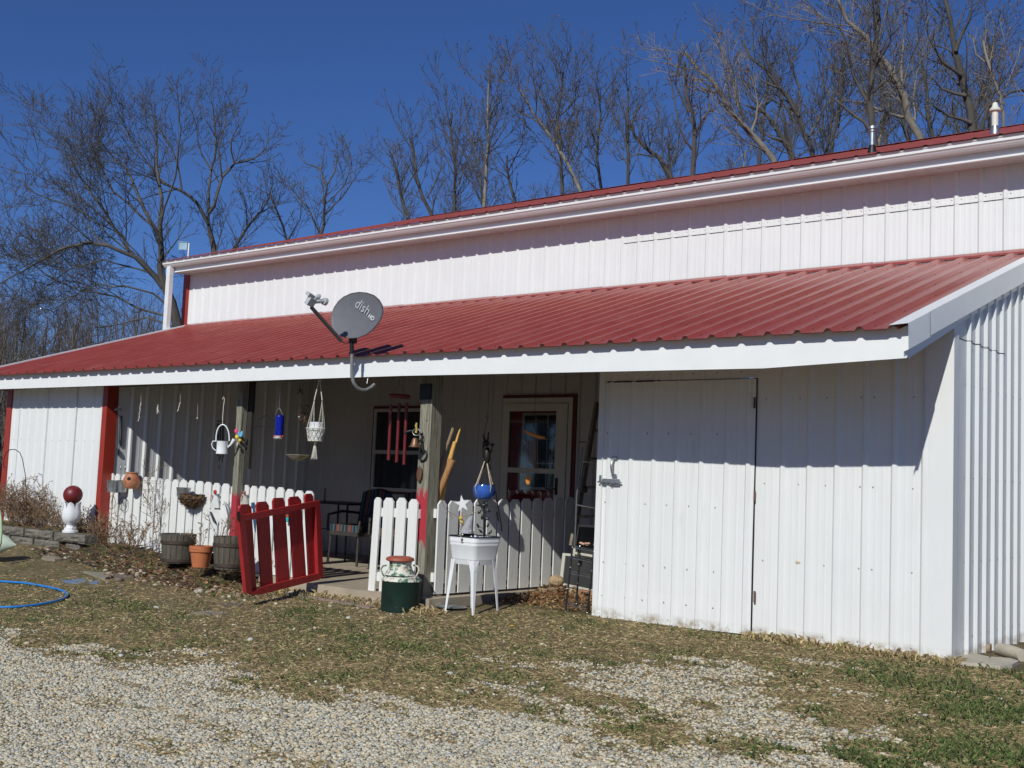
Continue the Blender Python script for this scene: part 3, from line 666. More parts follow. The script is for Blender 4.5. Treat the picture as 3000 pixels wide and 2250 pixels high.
# porch slab
mb = MB(); sp_ = [(-10.15, YW, 0), (-10.15, -.72, 0), (-5.4, -.74, 0), (-4.47, -.74, 0), (-4.47, YW, 0)]
mb.prism([Vector(q_)+Vector((0, 0, -.2)) for q_ in sp_], (0, 0, .222)); so_ = mb.build('porch_slab', m_conc); struct(so_)

# ------------------------------------------------------------------ picket fences and gate
def picket(mb, P, s0, s1, z0, z1, th, ear=.035):
    e = min(ear, (s1-s0)*.3); mb.prism([P(s0, z0, 0), P(s1, z0, 0), P(s1, z1-e*1.1, 0), P(s1-e, z1, 0), P(s0+e, z1, 0), P(s0, z1-e*1.1, 0)], P(s0, z0, -th)-P(s0, z0, 0))
YQ = -.52
def fence(name, label, P, pk, rails, loc, post=None):
    f = thing(name, label, 'fence', loc)
    for (s0, s1, z0, z1, ln) in pk:
        mb = MB(); PP = lambda s, t, h, ln=ln, s0=s0, z1=z1: P(s+ln*(z1-t), t, h+.0); picket(mb, PP, s0+.005, s1-.005, z0, z1, .019); mb.build('picket', m_pick, f)
    for (s0, s1, za_, zb_) in rails:
        mb = MB(); a, b = P(s0, za_, -.04), P(s1, zb_, -.04); mb.beam(a, b, .036, .085); mb.build('rail', m_pick, f)
    return f
us0 = [309, 330, 349, 369, 390, 413, 432, 455, 476, 499, 521, 546, 569, 594, 619, 645, 673, 703, 729, 753, 778, 806, 833, 862, 889]
us1 = [328, 346, 367, 387, 410, 431, 452, 473, 497, 519, 544, 567, 592, 616, 641, 669, 700, 727, 751, 775, 803, 830, 858, 887, 916]
PF = lambda s, t, h: Vector((s, YQ-h, t))
pk = []
for u0, u1 in zip(us0, us1):
    x0_, x1_ = A(u0, 1480, Y=YQ).x, A(u1, 1480, Y=YQ).x; v = np.interp(u0, [309, 455, 600, 700, 800, 889], [1385, 1400, 1411, 1420, 1427, 1438])
    pk.append((x0_, x1_, max(.03, float(zg(x0_, -.7))+.0), A(u0, v, Y=YQ).z+rnd.uniform(-.006, .006), rnd.uniform(-.004, .006)))
xa, xb = pk[0][0], pk[-1][1]
fence('picket_fence', 'long white picket fence between the red corner post and the red gate', PF, pk, [(xa, xb, .84, .80), (xa, xb, .30, .22)], (xa, YQ, 0))
pk = []
for u0, u1, v, vb in ((1089, 1110, 1456, 1731), (1116, 1147, 1457, 1733), (1154, 1184, 1457, 1736), (1190, 1219, 1461, 1739)):
    y_ = YP-.05; q0, q1 = A(u0, 1600, Y=y_).x, A(u1, 1600, Y=y_).x; pk.append((q0, q1, A(u0, vb, Y=y_).z, A(u0, v, Y=y_).z, -.03 if u0 == 1089 else -.004))
PF2 = lambda s, t, h: Vector((s, YP-.05-h, t))
fence('picket_fence', 'short four board white picket panel left of the weathered post', PF2, pk, [(pk[0][0]+.02, pk[-1][1], .78, .79), (pk[0][0]-.02, pk[-1][1], .16, .17)], (pk[0][0], YP, 0))
XF = xpb+.06; PS = lambda s, t, h: Vector((XF+h, s, t)); pk = []
for u0, u1 in ((1279, 1304), (1310, 1340), (1346, 1381), (1386, 1418), (1423, 1452), (1457, 1487), (1492, 1520), (1525, 1553), (1558, 1585), (1590, 1616), (1622, 1649), (1653, 1679)):
    q0, q1 = A(u0, 1600, X=XF).y, A(u1, 1600, X=XF).y; v = np.interp(u0, [1279, 1457, 1653], [1466, 1463, 1457]); pk.append((q0, q1, .045, A(u0, v, X=XF).z+rnd.uniform(-.006, .006), 0.004))
fence('picket_fence', 'white picket fence running back from the post beside the wash tub', PS, pk, [(pk[0][0], pk[-1][1], .80, .80), (pk[0][0], pk[-1][1], .2, .2)], (XF, pk[0][0], 0))

# red gate standing open: hinge side at the right, free side nearer the camera
hR, hL = A(940, 1600, Y=-.72), A(712, 1600, D=dep(A(940, 1600, Y=-.72))-1.0)
dirg = Vector((hR.x-hL.x, hR.y-hL.y, 0)); GW = dirg.length; dirg.normalize(); ng = Vector((dirg.y, -dirg.x, 0))
if ng.dot(Vector(CAM)-hL) < 0: ng = -ng
def onplane(u, v, off=0):
    d = Vector(CF*FPX+CR*(u-1500)+CU*(1125-v)); o_ = Vector(CAM); q0 = hL+ng*off
    return o_+d*((q0-o_).dot(ng)/d.dot(ng))
gt = thing('red_gate', 'sagging red wooden picket gate standing open in front of the porch', 'gate', hL)
def gboard(name, pxs, off, th, mat=m_gate):
    mb = MB(); mb.prism([onplane(u, v, off) for u, v in pxs], -ng*th); return mb.build(name, mat, gt)
for pxs in ([(702, 1490), (708, 1478), (729, 1477), (737, 1487), (752, 1736), (716, 1737)], [(752, 1480), (757, 1471), (780, 1469), (788, 1481), (801, 1722), (767, 1727)],
            [(800, 1468), (805, 1459), (829, 1458), (835, 1470), (850, 1711), (813, 1720)], [(847, 1464), (852, 1456), (874, 1454), (883, 1466), (898, 1698), (862, 1706)], [(894, 1455), (898, 1447), (913, 1446), (918, 1456), (929, 1695), (906, 1698)]):
    gboard('picket', pxs, -.03, .018)
gboard('rail', [(706, 1511), (936, 1466), (938, 1482), (708, 1529)], .012, .038)
gboard('rail', [(736, 1738), (770, 1719), (932, 1680), (937, 1698), (760, 1743), (738, 1743)], .012, .038)
gboard('gate_stile', [(700, 1508), (716, 1506), (740, 1738), (722, 1738)], .011, .040)
gboard('gate_stile', [(925, 1472), (938, 1468), (948, 1690), (934, 1698)], .013, .085)
gboard('hinge', [(696, 1500), (703, 1498), (701, 1528), (697, 1520)], .014, .01, m_black)

# ------------------------------------------------------------------ trees
def polytubes(lines, name, mat, parent, jitter=0):
    """lines: (points, r0, r1, sides); one mesh"""
    Vs, Fs, off = [], [], 0
    po = np.array(parent.location) if parent else np.zeros(3)
    byk = {}
    for L in lines: byk.setdefault((len(L[0]), L[3]), []).append(L)
    for (k, sd), LL in byk.items():
        Pt = np.array([l[0] for l in LL], float); m_ = len(LL)
        T = np.empty_like(Pt); T[:, 1:-1] = Pt[:, 2:]-Pt[:, :-2]; T[:, 0] = Pt[:, 1]-Pt[:, 0]; T[:, -1] = Pt[:, -1]-Pt[:, -2]
        T /= np.linalg.norm(T, axis=2, keepdims=True)+1e-9
        ref = np.where(np.abs(T[:, :1, 2:3]) < .9, np.array([[[0, 0, 1.]]]), np.array([[[1., 0, 0]]]))
        U = np.cross(T, np.broadcast_to(ref, T.shape)); U /= np.linalg.norm(U, axis=2, keepdims=True)+1e-9; W_ = np.cross(T, U)
        rr_ = np.array([l[1] for l in LL])[:, None]+(np.array([l[2] for l in LL])-np.array([l[1] for l in LL]))[:, None]*np.linspace(0, 1, k)[None]
        a = 2*pi*np.arange(sd)/sd
        V = Pt[:, :, None]+(U[:, :, None]*np.cos(a)[None, None, :, None]+W_[:, :, None]*np.sin(a)[None, None, :, None])*rr_[:, :, None, None]
        Vs.append(V.reshape(-1, 3))
        i = np.arange(k-1)[:, None]; j = np.arange(sd)[None]; jn = (j+1) % sd
        f = np.stack([i*sd+j, i*sd+jn, (i+1)*sd+jn, (i+1)*sd+j], -1).reshape(-1, 4)
        Fs.append((f[None]+(off+np.arange(m_)*k*sd)[:, None, None]).reshape(-1, 4)); off += m_*k*sd
    V = np.concatenate(Vs)-po; F = np.concatenate(Fs); o = bulk(name, V, F, [mat]); o.parent = parent
    o.data.polygons.foreach_set('use_smooth', np.ones(len(F), bool)); return o
def vperp(R_, d):
    v = (R_.gauss(0, 1), R_.gauss(0, 1), R_.gauss(0, 1)); k = v[0]*d[0]+v[1]*d[1]+v[2]*d[2]; v = [v[i]-k*d[i] for i in range(3)]
    n = sqrt(sum(q*q for q in v))+1e-9; return [q/n for q in v]
TW = [.0045]
def walk(R_, p, d, L, n, wig, up):
    pts = [tuple(p)]; d = list(d)
    for i in range(n):
        w_ = vperp(R_, d); d = [d[k]+w_[k]*wig*R_.uniform(.3, 1.2) for k in range(3)]; d[2] += up; m_ = sqrt(sum(q*q for q in d)); d = [q/m_ for q in d]
        p = [p[k]+d[k]*L/n for k in range(3)]; pts.append(tuple(p))
    return pts
def sprout(R_, out, pts, r0, r1, lvl, maxl, dens, ratio, up, ang0=(28, 58), leaves=None):
    n = len(pts)-1; seg = [sqrt(sum((pts[i+1][k]-pts[i][k])**2 for k in range(3))) for i in range(n)]; L = sum(seg)
    cnt = max(2, int(dens[lvl]*L+R_.random()))
    for c in range(cnt):
        f = (.22 if lvl == 0 else .12)+(.98-(.22 if lvl == 0 else .12))*((c+R_.random())/cnt)**(.75 if lvl == 0 else 1); s = f*L; i = 0
        while i < n-1 and s > seg[i]: s -= seg[i]; i += 1
        q = s/max(seg[i], 1e-6); p = [pts[i][k]+(pts[i+1][k]-pts[i][k])*q for k in range(3)]
        d = [(pts[i+1][k]-pts[i][k])/seg[i] for k in range(3)]; a = radians(R_.uniform(*ang0)); w_ = vperp(R_, d)
        nd = [d[k]*cos(a)+w_[k]*sin(a) for k in range(3)]; nd[2] += up*1.5
        m_ = sqrt(sum(q*q for q in nd)); nd = [q/m_ for q in nd]
        cl = ratio[lvl]*R_.uniform(.55, 1.15)*(1-(.28 if lvl == 0 else .45)*f)*L
        cl = min(cl, 3.6); r = max(.0045, (r0+(r1-r0)*f)*.5)
        last = lvl+1 >= maxl; sg = 2 if last else (5 if lvl == 0 else 3)
        pp = walk(R_, p, nd, cl, sg, .16 if last else .2, up*.5); re = TW[0]*.5 if last else max(TW[0], r*.3)
        out.append((pp, r if not last else TW[0], re, 3 if lvl >= 1 else 4))
        if leaves is not None and last and R_.random() < leaves[0]: leaves[1].append(pp[-1])
        if not last: sprout(R_, out, pp, r, re, lvl+1, maxl, dens, ratio, up, leaves=leaves)
def limbpts(pxs, D0, R_, spread=.12):
    pts = []; d = D0; pr = None
    for i, (u, v) in enumerate(pxs):
        if i and pr:
            d += R_.uniform(-1, 1)*spread*sqrt((u-pr[0])**2+(v-pr[1])**2)*D0/FPX*4
        pts.append(tuple(A(u, v, D=d))); pr = (u, v)
    # subdivide with wiggle
    o = [pts[0]]
    for a, b in zip(pts, pts[1:]):
        L = sqrt(sum((b[k]-a[k])**2 for k in range(3)))
        m_ = tuple((a[k]+b[k])/2+R_.gauss(0, .035)*L for k in range(3)); o += [m_, b]
    return o

def tree(label, D, trunk, limbs, seed, r0=.2, group=None, mat=None, tmat=None, dens=(3.8, 4.6, 6.0, 7.5), ratio=(.52, .64, .6, .5), up=.1, maxl=4, leaf=0, name='bare_tree', rl=.09):
    R_ = random.Random(seed); tp = limbpts(trunk, D, R_, .02)
    base = Vector(tp[0]); gz = float(zg(base.x, base.y, False)); b0 = (base.x+R_.uniform(-.3, .3), base.y, gz-.2)
    t = thing(name, label, 'tree', (b0[0], b0[1], gz), group)
    r0 = r0*.42; tr = [( [b0]+tp, r0, max(.02, r0*.3), 8)]
    out = []; lv = [leaf, []]
    sprout(R_, out, tp, r0*.6, .02, 0, maxl, dens, ratio, up, leaves=lv if leaf else None)
    for L in limbs:
        if isinstance(L, tuple): L, rr0 = L
        else: rr0 = rl
        rr0 = max(.014, rr0*.40)
        lp = limbpts(L, D, R_, .1); out.append((lp, rr0, .006, 6)); sprout(R_, out, lp, rr0, .006, 0, maxl, dens, ratio, up, leaves=lv if leaf else None)
    polytubes(tr, 'trunk', tmat or m_bark, t); polytubes(out, 'crown', mat or m_twig, t)
    if leaf and lv[1]:
        P = np.array(lv[1]); n = len(P); Rn = np.random.RandomState(seed); k = 4
        P = np.repeat(P, k, 0)+Rn.normal(0, .07, (n*k, 3)); a = Rn.normal(0, 1, (n*k, 2, 3)); a /= np.linalg.norm(a, axis=2, keepdims=True); a *= .028
        V = np.stack([P-a[:, 0], P-a[:, 1]*.6, P+a[:, 0], P+a[:, 1]*.6], 1).reshape(-1, 3)-np.array(t.location); F = 4*np.arange(n*k)[:, None]+np.array([[0, 1, 2, 3]])
        o = bulk('leaves', V, F, [m_leaf]); o.parent = t
    return t
# great spreading trees behind the left end
tree('widest bare tree with a long arching limb, farthest left behind the building', 27, [(540, 985), (520, 953), (488, 849), (470, 790), (470, 700), (470, 633)],
 [([(470, 640), (465, 533), (461, 430), (452, 340), (455, 300)], .13), ([(468, 690), (443, 651), (407, 579), (380, 511), (344, 470), (307, 430), (275, 385)], .13),
  ([(478, 845), (398, 754), (316, 719), (253, 710), (199, 723), (150, 746), (90, 781), (45, 804), (0, 831), (-50, 850)], .14),
  ([(488, 850), (375, 732), (335, 669), (280, 583), (253, 542), (217, 488), (199, 443), (178, 370)], .12), ([(470, 700), (420, 640), (330, 560), (290, 480), (270, 430), (262, 400)], .09),
  ([(335, 669), (260, 600), (190, 560), (120, 520), (70, 490)], .06), ([(375, 735), (270, 640), (170, 590), (90, 560), (70, 540)], .06), ([(510, 930), (407, 905), (343, 870), (230, 850), (130, 800), (40, 730), (10, 670)], .08),
  ([(500, 900), (450, 860), (361, 836), (294, 831), (244, 849), (160, 905), (90, 935)], .07), ([(520, 960), (430, 930), (350, 950), (280, 960), (200, 1010)], .06), ([(470, 660), (500, 560), (520, 470), (530, 380), (525, 310)], .07),
  ([(490, 860), (440, 800), (370, 780), (300, 760), (200, 790), (120, 850), (30, 930)], .07)], 3, r0=.34, dens=(3.5, 4.6, 6.2, 8.0), rl=.1)
tree('tall bare tree with a crooked left limb and a fan shaped crown', 29, [(640, 960), (628, 750), (618, 690), (610, 655), (612, 620)],
 [([(610, 655), (579, 597), (533, 560), (479, 538), (434, 479), (398, 434), (362, 361), (345, 330)], .12), ([(612, 624), (633, 579), (651, 520), (687, 479), (741, 466), (778, 434), (790, 400)], .12),
  ([(612, 622), (619, 497), (633, 407), (624, 316), (620, 280)], .1), ([(687, 479), (678, 407), (705, 362), (690, 300)], .06), ([(533, 560), (520, 480), (480, 400), (440, 330), (420, 300)], .07),
  ([(479, 538), (440, 520), (390, 500), (330, 470), (300, 440)], .06), ([(619, 497), (580, 420), (570, 350), (550, 290)], .06), ([(650, 520), (640, 440), (660, 360), (660, 290)], .06)], 5, r0=.24, dens=(3.5, 4.6, 6.2, 8.0))
tree('bare tree leaning right, between the fan crowned tree and the round one', 31, [(640, 900), (678, 741), (723, 669), (769, 615)],
 [([(769, 615), (787, 579), (800, 540), (795, 490)], .07), ([(723, 669), (720, 600), (700, 560), (690, 520)], .05), ([(769, 615), (740, 640), (720, 590), (700, 540)], .04), ([(760, 625), (810, 600), (850, 590)], .04)], 6, r0=.15)
tree('smaller round headed bare tree rising over the roof line', 31, [(930, 800), (940, 687), (949, 633), (958, 542)],
 [([(958, 545), (940, 497), (895, 479), (870, 450)], .07), ([(940, 690), (904, 610), (859, 560), (823, 520), (800, 480)], .07), ([(958, 542), (990, 452), (985, 410)], .06), ([(949, 633), (1000, 580), (1040, 520), (1050, 450)], .06), ([(950, 600), (1010, 540), (1030, 470), (1010, 420)], .05), ([(940, 500), (950, 440), (955, 400)], .04)], 8, r0=.15)
tree('low slender bare tree left of the small round headed tree', 32, [(860, 820), (841, 710), (814, 624), (790, 560)], [([(841, 710), (880, 640), (890, 560)], .05), ([(814, 624), (780, 560), (770, 500)], .04)], 9, r0=.1)
GM = 'bare woodland trees behind the middle of the roof'
mid = [  # (trunk, limbs, label)
 ([(1230, 760), (1195, 640), (1165, 520), (1140, 440)], [[(1195, 640), (1150, 590), (1120, 520)], [(1180, 570), (1220, 500), (1215, 440)]], 'leftmost low tree of the middle wood'),
 ([(1290, 760), (1265, 630), (1220, 520), (1205, 420), (1200, 400)], [[(1250, 580), (1290, 500), (1300, 430)], [(1230, 540), (1180, 470), (1150, 430)]], 'slender tree leaning left in the middle wood'),
 ([(1350, 740), (1330, 615), (1335, 500), (1322, 400), (1325, 330)], [[(1335, 520), (1290, 430), (1270, 370)], [(1332, 560), (1380, 450), (1390, 380)]], 'straight thin tree second from the pale trunk'),
 ([(1420, 720), (1418, 600), (1425, 480), (1428, 350), (1432, 240)], [[(1425, 480), (1400, 400), (1400, 300)], [(1425, 450), (1480, 370), (1520, 320)], [(1422, 520), (1375, 400), (1350, 330)], [(1428, 350), (1460, 290), (1450, 240)]], 'tall pale trunked tree in the middle wood'),
 ([(1520, 700), (1508, 585), (1490, 520), (1486, 455)], [[(1500, 540), (1460, 500), (1430, 430)], [(1490, 500), (1530, 420), (1540, 350)]], 'short dark stub trunked tree in the middle wood'),
 ([(1740, 680), (1700, 560), (1620, 410), (1560, 330), (1520, 260)], [[(1640, 440), (1630, 340), (1640, 280)], [(1590, 370), (1530, 330), (1490, 300)], [(1660, 480), (1690, 380), (1680, 300)]], 'long tree slanting left across the middle wood'),
 ([(1650, 690), (1648, 560), (1645, 420), (1640, 300), (1650, 210)], [[(1645, 420), (1600, 320), (1570, 240)], [(1640, 340), (1690, 280), (1700, 230)], [(1645, 380), (1680, 330), (1690, 250)]], 'upright dark tree with the highest top of the middle wood'),
 ([(1780, 670), (1760, 545), (1752, 400), (1750, 260)], [[(1755, 440), (1720, 340), (1710, 260)], [(1752, 400), (1800, 300), (1810, 240)]], 'thin straight tree right of the highest top'),
 ([(1850, 660), (1840, 540), (1838, 400), (1840, 260)], [[(1838, 430), (1800, 350), (1790, 280)], [(1840, 380), (1880, 300), (1890, 260)]], 'second straight tree before the curved dark bough'),
 ([(2010, 640), (1962, 510), (1930, 460), (1890, 430), (1860, 400), (1850, 360)], [[(1930, 460), (1870, 450), (1810, 470), (1790, 440)], [(1900, 440), (1930, 360), (1920, 280)], [(1960, 510), (1990, 420), (1975, 350)]], 'thick dark curved tree at the right of the middle wood')]
for i, (tk, lb, nm) in enumerate(mid):
    pale = i in (3, 5)
    tree(nm, 25+(i*7 % 5), tk, [(l, .05) for l in lb], 20+i, r0=.13 if i != 9 else .2, group=GM, dens=(3.8, 4.8, 6.2, 8), ratio=(.50, .64, .6, .5), tmat=m_bark2 if pale else m_bark, leaf=.05 if i > 4 else .02, up=.14)
GR = 'tall bare trees behind the right end of the roof'
rt = [
 ([(2040, 640), (2030, 505), (2035, 380), (2010, 280), (2005, 180)], [[(2035, 400), (2080, 320), (2070, 240)], [(2030, 440), (1990, 370), (1975, 280), (1960, 210)], [(2020, 330), (1980, 250), (1990, 190)]], 0, .13, 'dark tree left of the slanting pale one, over the roof'),
 ([(2320, 600), (2265, 465), (2180, 370), (2110, 270), (2050, 210), (2005, 150)], [[(2180, 370), (2150, 260), (2130, 180), (2100, 110)], [(2110, 270), (2060, 260), (2020, 220)], [(2200, 390), (2220, 300), (2200, 220)]], 1, .17, 'pale barked tree slanting up to the left above the roof'),
 ([(2350, 600), (2322, 455), (2270, 370), (2240, 330), (2190, 310)], [[(2240, 330), (2200, 290), (2170, 240)], [(2270, 380), (2290, 300), (2270, 220), (2240, 160)], [(2290, 410), (2250, 400), (2210, 360)]], 0, .16, 'dark crooked tree just left of the steel vent pipe'),
 ([(2400, 590), (2380, 440), (2340, 340), (2270, 240), (2200, 170), (2180, 130)], [[(2340, 340), (2340, 250), (2310, 160), (2300, 80)], [(2290, 260), (2240, 240), (2190, 200)], [(2370, 400), (2420, 300), (2410, 200)]], 0, .16, 'dark tree rising left from behind the steel vent pipe'),
 ([(2570, 560), (2562, 430), (2548, 300), (2560, 180), (2575, 60), (2580, -30)], [[(2555, 320), (2500, 220), (2480, 120), (2440, 40)], [(2560, 200), (2610, 120), (2600, 20)], [(2548, 280), (2600, 230), (2630, 150)], [(2560, 400), (2490, 330), (2430, 280), (2400, 200)]], 0, .2, 'thick dark tree directly behind the steel vent pipe'),
 ([(2720, 560), (2695, 400), (2650, 280), (2600, 190), (2540, 110), (2480, 60), (2440, -30)], [[(2650, 280), (2640, 190), (2650, 90), (2640, -10)], [(2600, 190), (2540, 190), (2480, 150)], [(2560, 130), (2570, 60), (2560, -20)], [(2680, 350), (2600, 330), (2530, 300), (2460, 290)]], 1, .2, 'large pale barked tree reaching out of the frame, right of the steel vent'),
 ([(2860, 540), (2848, 385), (2825, 260), (2800, 160), (2785, 60), (2760, -30)], [[(2815, 220), (2760, 180), (2720, 110), (2700, 20)], [(2800, 150), (2840, 60), (2850, -20)], [(2830, 280), (2760, 260), (2720, 220)], [(2845, 360), (2780, 340), (2720, 300)]], 0, .24, 'thickest dark tree between the two roof vents'),
 ([(2880, 540), (2875, 380), (2895, 310), (2960, 270), (3010, 260)], [[(2895, 310), (2930, 220), (2920, 150)], [(2960, 270), (2980, 200), (2960, 150)], [(2900, 305), (2870, 230), (2880, 160)]], 0, .12, 'dark bent tree beside the white capped vent'),
 ([(2950, 540), (2940, 380), (2930, 280), (2900, 200), (2880, 120)], [[(2930, 280), (2970, 200), (2990, 130)], [(2910, 220), (2860, 160), (2850, 100)]], 1, .08, 'thin pale tree farthest right over the roof')]
for i, (tk, lb, pale, r_, nm) in enumerate(rt):
    tree(nm, 19+(i*5 % 4)*1.3, tk, [(l, r_*.4) for l in lb], 50+i, r0=r_, group=GR, dens=(3.4, 4.6, 6.2, 8.5), ratio=(.50, .64, .6, .5), mat=m_bark2 if pale else None, tmat=m_bark2 if pale else m_bark, leaf=.07 if not pale else .02, up=.10)
# further woodland trees behind: copies of the ones above, turned and set deeper
srcs = [o for o in COL.objects if o.parent is None and o.get('group') == GM]
R_ = random.Random(41)
for i, (u, D_, sc_) in enumerate([(1075, 33, .62), (1120, 36, .72), (1175, 34, .9), (1245, 37, 1.0), (1300, 34, 1.08), (1375, 38, 1.25), (1460, 35, 1.12), (1530, 38, 1.15), (1590, 34, 1.18), (1690, 37, 1.28), (1800, 36, 1.2), (1895, 33, 1.15), (1965, 36, 1.3), (2080, 31, 1.2), (2150, 34, 1.3), (2230, 30, 1.35), (2300, 33, 1.5), (2440, 30, 1.5), (2520, 33, 1.7), (2620, 30, 1.55), (2740, 32, 1.75), (2830, 30, 1.6), (2960, 31, 1.5), (800, 38, .75), (1010, 38, .7), (2400, 27, 1.2), (2900, 27, 1.35), (2670, 26, 1.3)]):
    src = srcs[(i*3+1) % len(srcs)]; b = A(u, 1300, D=D_); c = src.copy(); COL.objects.link(c); c.location = (b.x, b.y, float(zg(b.x, b.y, False))); sc_ *= .86; c.scale = (sc_, sc_, sc_); c.rotation_euler = (0, 0, R_.uniform(0, 6.28))
    c['label'] = 'one of the slender bare trees filling the depth of the wood behind the roof'; c['group'] = 'slender bare trees deep in the wood behind the roof'
    for ch in src.children:
        d = ch.copy(); COL.objects.link(d); d.parent = c
# far thicket seen under and beyond the left end, one mass
R_ = random.Random(99); out = []
for i in range(260):
    u = R_.uniform(-420, 700); D = R_.uniform(38, 62); b = A(u, 1150, D=D); gz = float(zg(b.x, b.y, False)); h = R_.uniform(4.5, 7.5)*(D/45)
    pp = walk(R_, (b.x, b.y, gz-.2), (0, 0, 1), h, 6, .10, .05); out.append((pp, .09, .02, 4))
    sprout(R_, out, pp, .05, .012, 0, 2, (2.4, 2.2), (.38, .45), .08)
tw = polytubes(out, 'far_wood', M('far_bark', (.12, .095, .08), .95, var=.3, scale=1), None); stuff(tw, 'brown leafless thicket far behind the left end of the building', 'wood')
R_ = random.Random(7); out = []
for i in range(26):
    u = R_.uniform(-260, 60); D = R_.uniform(19, 26); b = A(u, 1350, D=D); gz = float(zg(b.x, b.y, False)); pp = walk(R_, (b.x, b.y, gz-.1), (0, 0, 1), R_.uniform(2, 3.6), 5, .2, .05); out.append((pp, .04, .012, 4))
    sprout(R_, out, pp, .03, .008, 0, 2, (4, 3), (.4, .45), .05)
tw = polytubes(out, 'roadside_brush', m_twig, None); stuff(tw, 'tangled bare brush beside the left corner of the building', 'brush')

R_ = random.Random(17); out = []
for i in range(240):
    x_, y_ = R_.uniform(-95, 10), R_.uniform(-75, -48); pp = walk(R_, (x_, y_, -1.0), (0, 0, 1), R_.uniform(9, 15), 6, .10, .05); out.append((pp, .16, .04, 4))
    sprout(R_, out, pp, .1, .03, 0, 2, (1.6, 1.2), (.38, .45), .08)
out = [(p_, r*2.2, r1*3, s_) for p_, r, r1, s_ in out]
tw = polytubes(out, 'opposite_wood', m_bark, None); stuff(tw, 'leafless wood on the far side of the yard, mirrored in the door glass', 'wood')

# antenna mast behind the left gable
D0 = dep(A(548, 760, Y=4.5)); b = A(549, 790, D=D0); tp = A(549, 711, D=D0)
t = thing('antenna_mast', 'thin white mast with a small square panel above the left roof corner', 'antenna', (b.x, b.y, 0))
mb = MB(); mb.tube([(b.x, b.y, 2.5), (b.x, b.y, tp.z)], .018, 8); mb.build('mast', m_trim, t)
mb = MB(); p0, p1 = A(524, 708, D=D0), A(547, 732, D=D0); 
fr = [Vector((p0.x, p0.y, p0.z)), Vector((p1.x, p1.y, p0.z)), Vector((p1.x, p1.y, p1.z)), Vector((p0.x, p0.y, p1.z))]
mb.tube(fr+[fr[0]], .007, 5); mb.prism([f+Vector((0, .01, 0)) for f in fr], (0, .012, 0)); mb.build('panel', M('pale_blue_plastic', (.35, .5, .6), .4), t)

# ------------------------------------------------------------------ things on and around the porch
def S(D): return D/FPX
def lpx(mb, uc, D, prof, n=24, **k):
    c = A(uc, prof[0][1], D=D); mb.lathe((c.x, c.y, 0), [(hw*S(D), A(uc, v, D=D).z) for hw, v in prof], n, **k)
def pt(u, v, D): return A(u, v, D=D)
def frameR(p):   # local frame facing the viewer's side: x right, y away, z up
    d = Vector((p[0]-CAM[0], p[1]-CAM[1], 0)).normalized(); return Matrix((Vector((d.y, -d.x, 0)), d, Vector((0, 0, 1)))).transposed()
def one(name, label, cat, mb, mats, loc=None, group=None):
    e = None; o = mb.build(name, mats, None)
    if loc is not None:
        loc = Vector(loc); o.data.transform(Matrix.Translation(-loc)); o.location = loc
    return tag(o, label, cat, group)

# satellite dish on the fascia
t0 = A(1055, 1125, Y=YF-.12); DD = dep(t0)
t = thing('satellite_dish', 'dark grey satellite dish on a curved pole bolted under the roof edge', 'satellite dish', t0)
bd = DD-.02
pol = [pt(1030, 985, bd), pt(1031, 1020, bd), pt(1031, 1060, bd), pt(1031, 1100, bd), pt(1035, 1120, bd), pt(1045, 1135, bd+.03), pt(1058, 1142, bd+.06), pt(1072, 1143, bd+.1), pt(1086, 1136, bd+.14), pt(1097, 1126, bd+.17)]
mb = MB(); mb.tube(pol, .017, 12)
for q_ in (1047, 1116): c_ = pt(1031 if q_ < 1100 else 1034, q_, bd); mb.tube([c_, c_+Vector((0, 0, .008))], .0185, 12)
mb.m = 1; mb.tube([pt(1075, 1124, bd+.12), pt(1078, 1109, bd+.14)], .005, 6); mb.build('pole', [M('pole_grey_paint', (.20, .205, .20), .5, var=.2, scale=20, col2=(.42, .36, .18), a=.66, b=.75), m_steel], t)
mb = MB(); mb.tube([pt(1030, 992, bd), pt(1031, 1036, bd)], .021, 12); mb.box(pt(1034, 995, bd+.03), (.05, .06, .07)); mb.build('pole_clamp', m_black, t)
# reflector: ellipse given by its seen outline, normal aimed left, up and at the viewer
ce = pt(1045, 923, bd-.06); nrm = Vector(-CF)*.80+Vector(-CR)*.50+Vector((0, 0, 1))*.22; nrm.normalize()
def onpl(u, v, off=0):
    d = Vector(CF*FPX+CR*(u-1500)+CU*(1125-v)); o_ = Vector(CAM); return o_+d*((ce+nrm*off-o_).dot(nrm)/d.dot(nrm))
ol = [(1120, 895), (1122, 912), (1118, 928), (1108, 946), (1092, 965), (1072, 980), (1050, 989), (1025, 991), (1000, 986), (982, 974), (972, 958), (969, 940), (971, 920), (978, 900), (990, 883), (1006, 869), (1028, 859), (1052, 855), (1075, 857), (1095, 864), (1110, 877)]
cen = sum((onpl(*q_) for q_ in ol), Vector())/len(ol); vs = [cen-nrm*.035]; n = len(ol); fs = []
for k in (.35, .7, .93, 1.0):
    vs += [cen+(onpl(*q_)-cen)*k-nrm*.035*(1-k*k) for q_ in ol]
fs += [(0, 1+i, 1+(i+1) % n) for i in range(n)]
for r_ in range(3): fs += [(1+r_*n+i, 1+r_*n+(i+1) % n, 1+(r_+1)*n+(i+1) % n, 1+(r_+1)*n+i)[::-1] for i in range(n)]
nb = len(vs); vs += [cen+(onpl(*q_)-cen)*1.0-nrm*.012 for q_ in ol]+[cen-nrm*.055]
fs += [(1+3*n+i, 1+3*n+(i+1) % n, nb+(i+1) % n, nb+i) for i in range(n)]+[(nb+n, nb+(i+1) % n, nb+i) for i in range(n)]
mb = MB(); mb.add(vs, fs, True); ref = mb.build('reflector', m_dish, t)
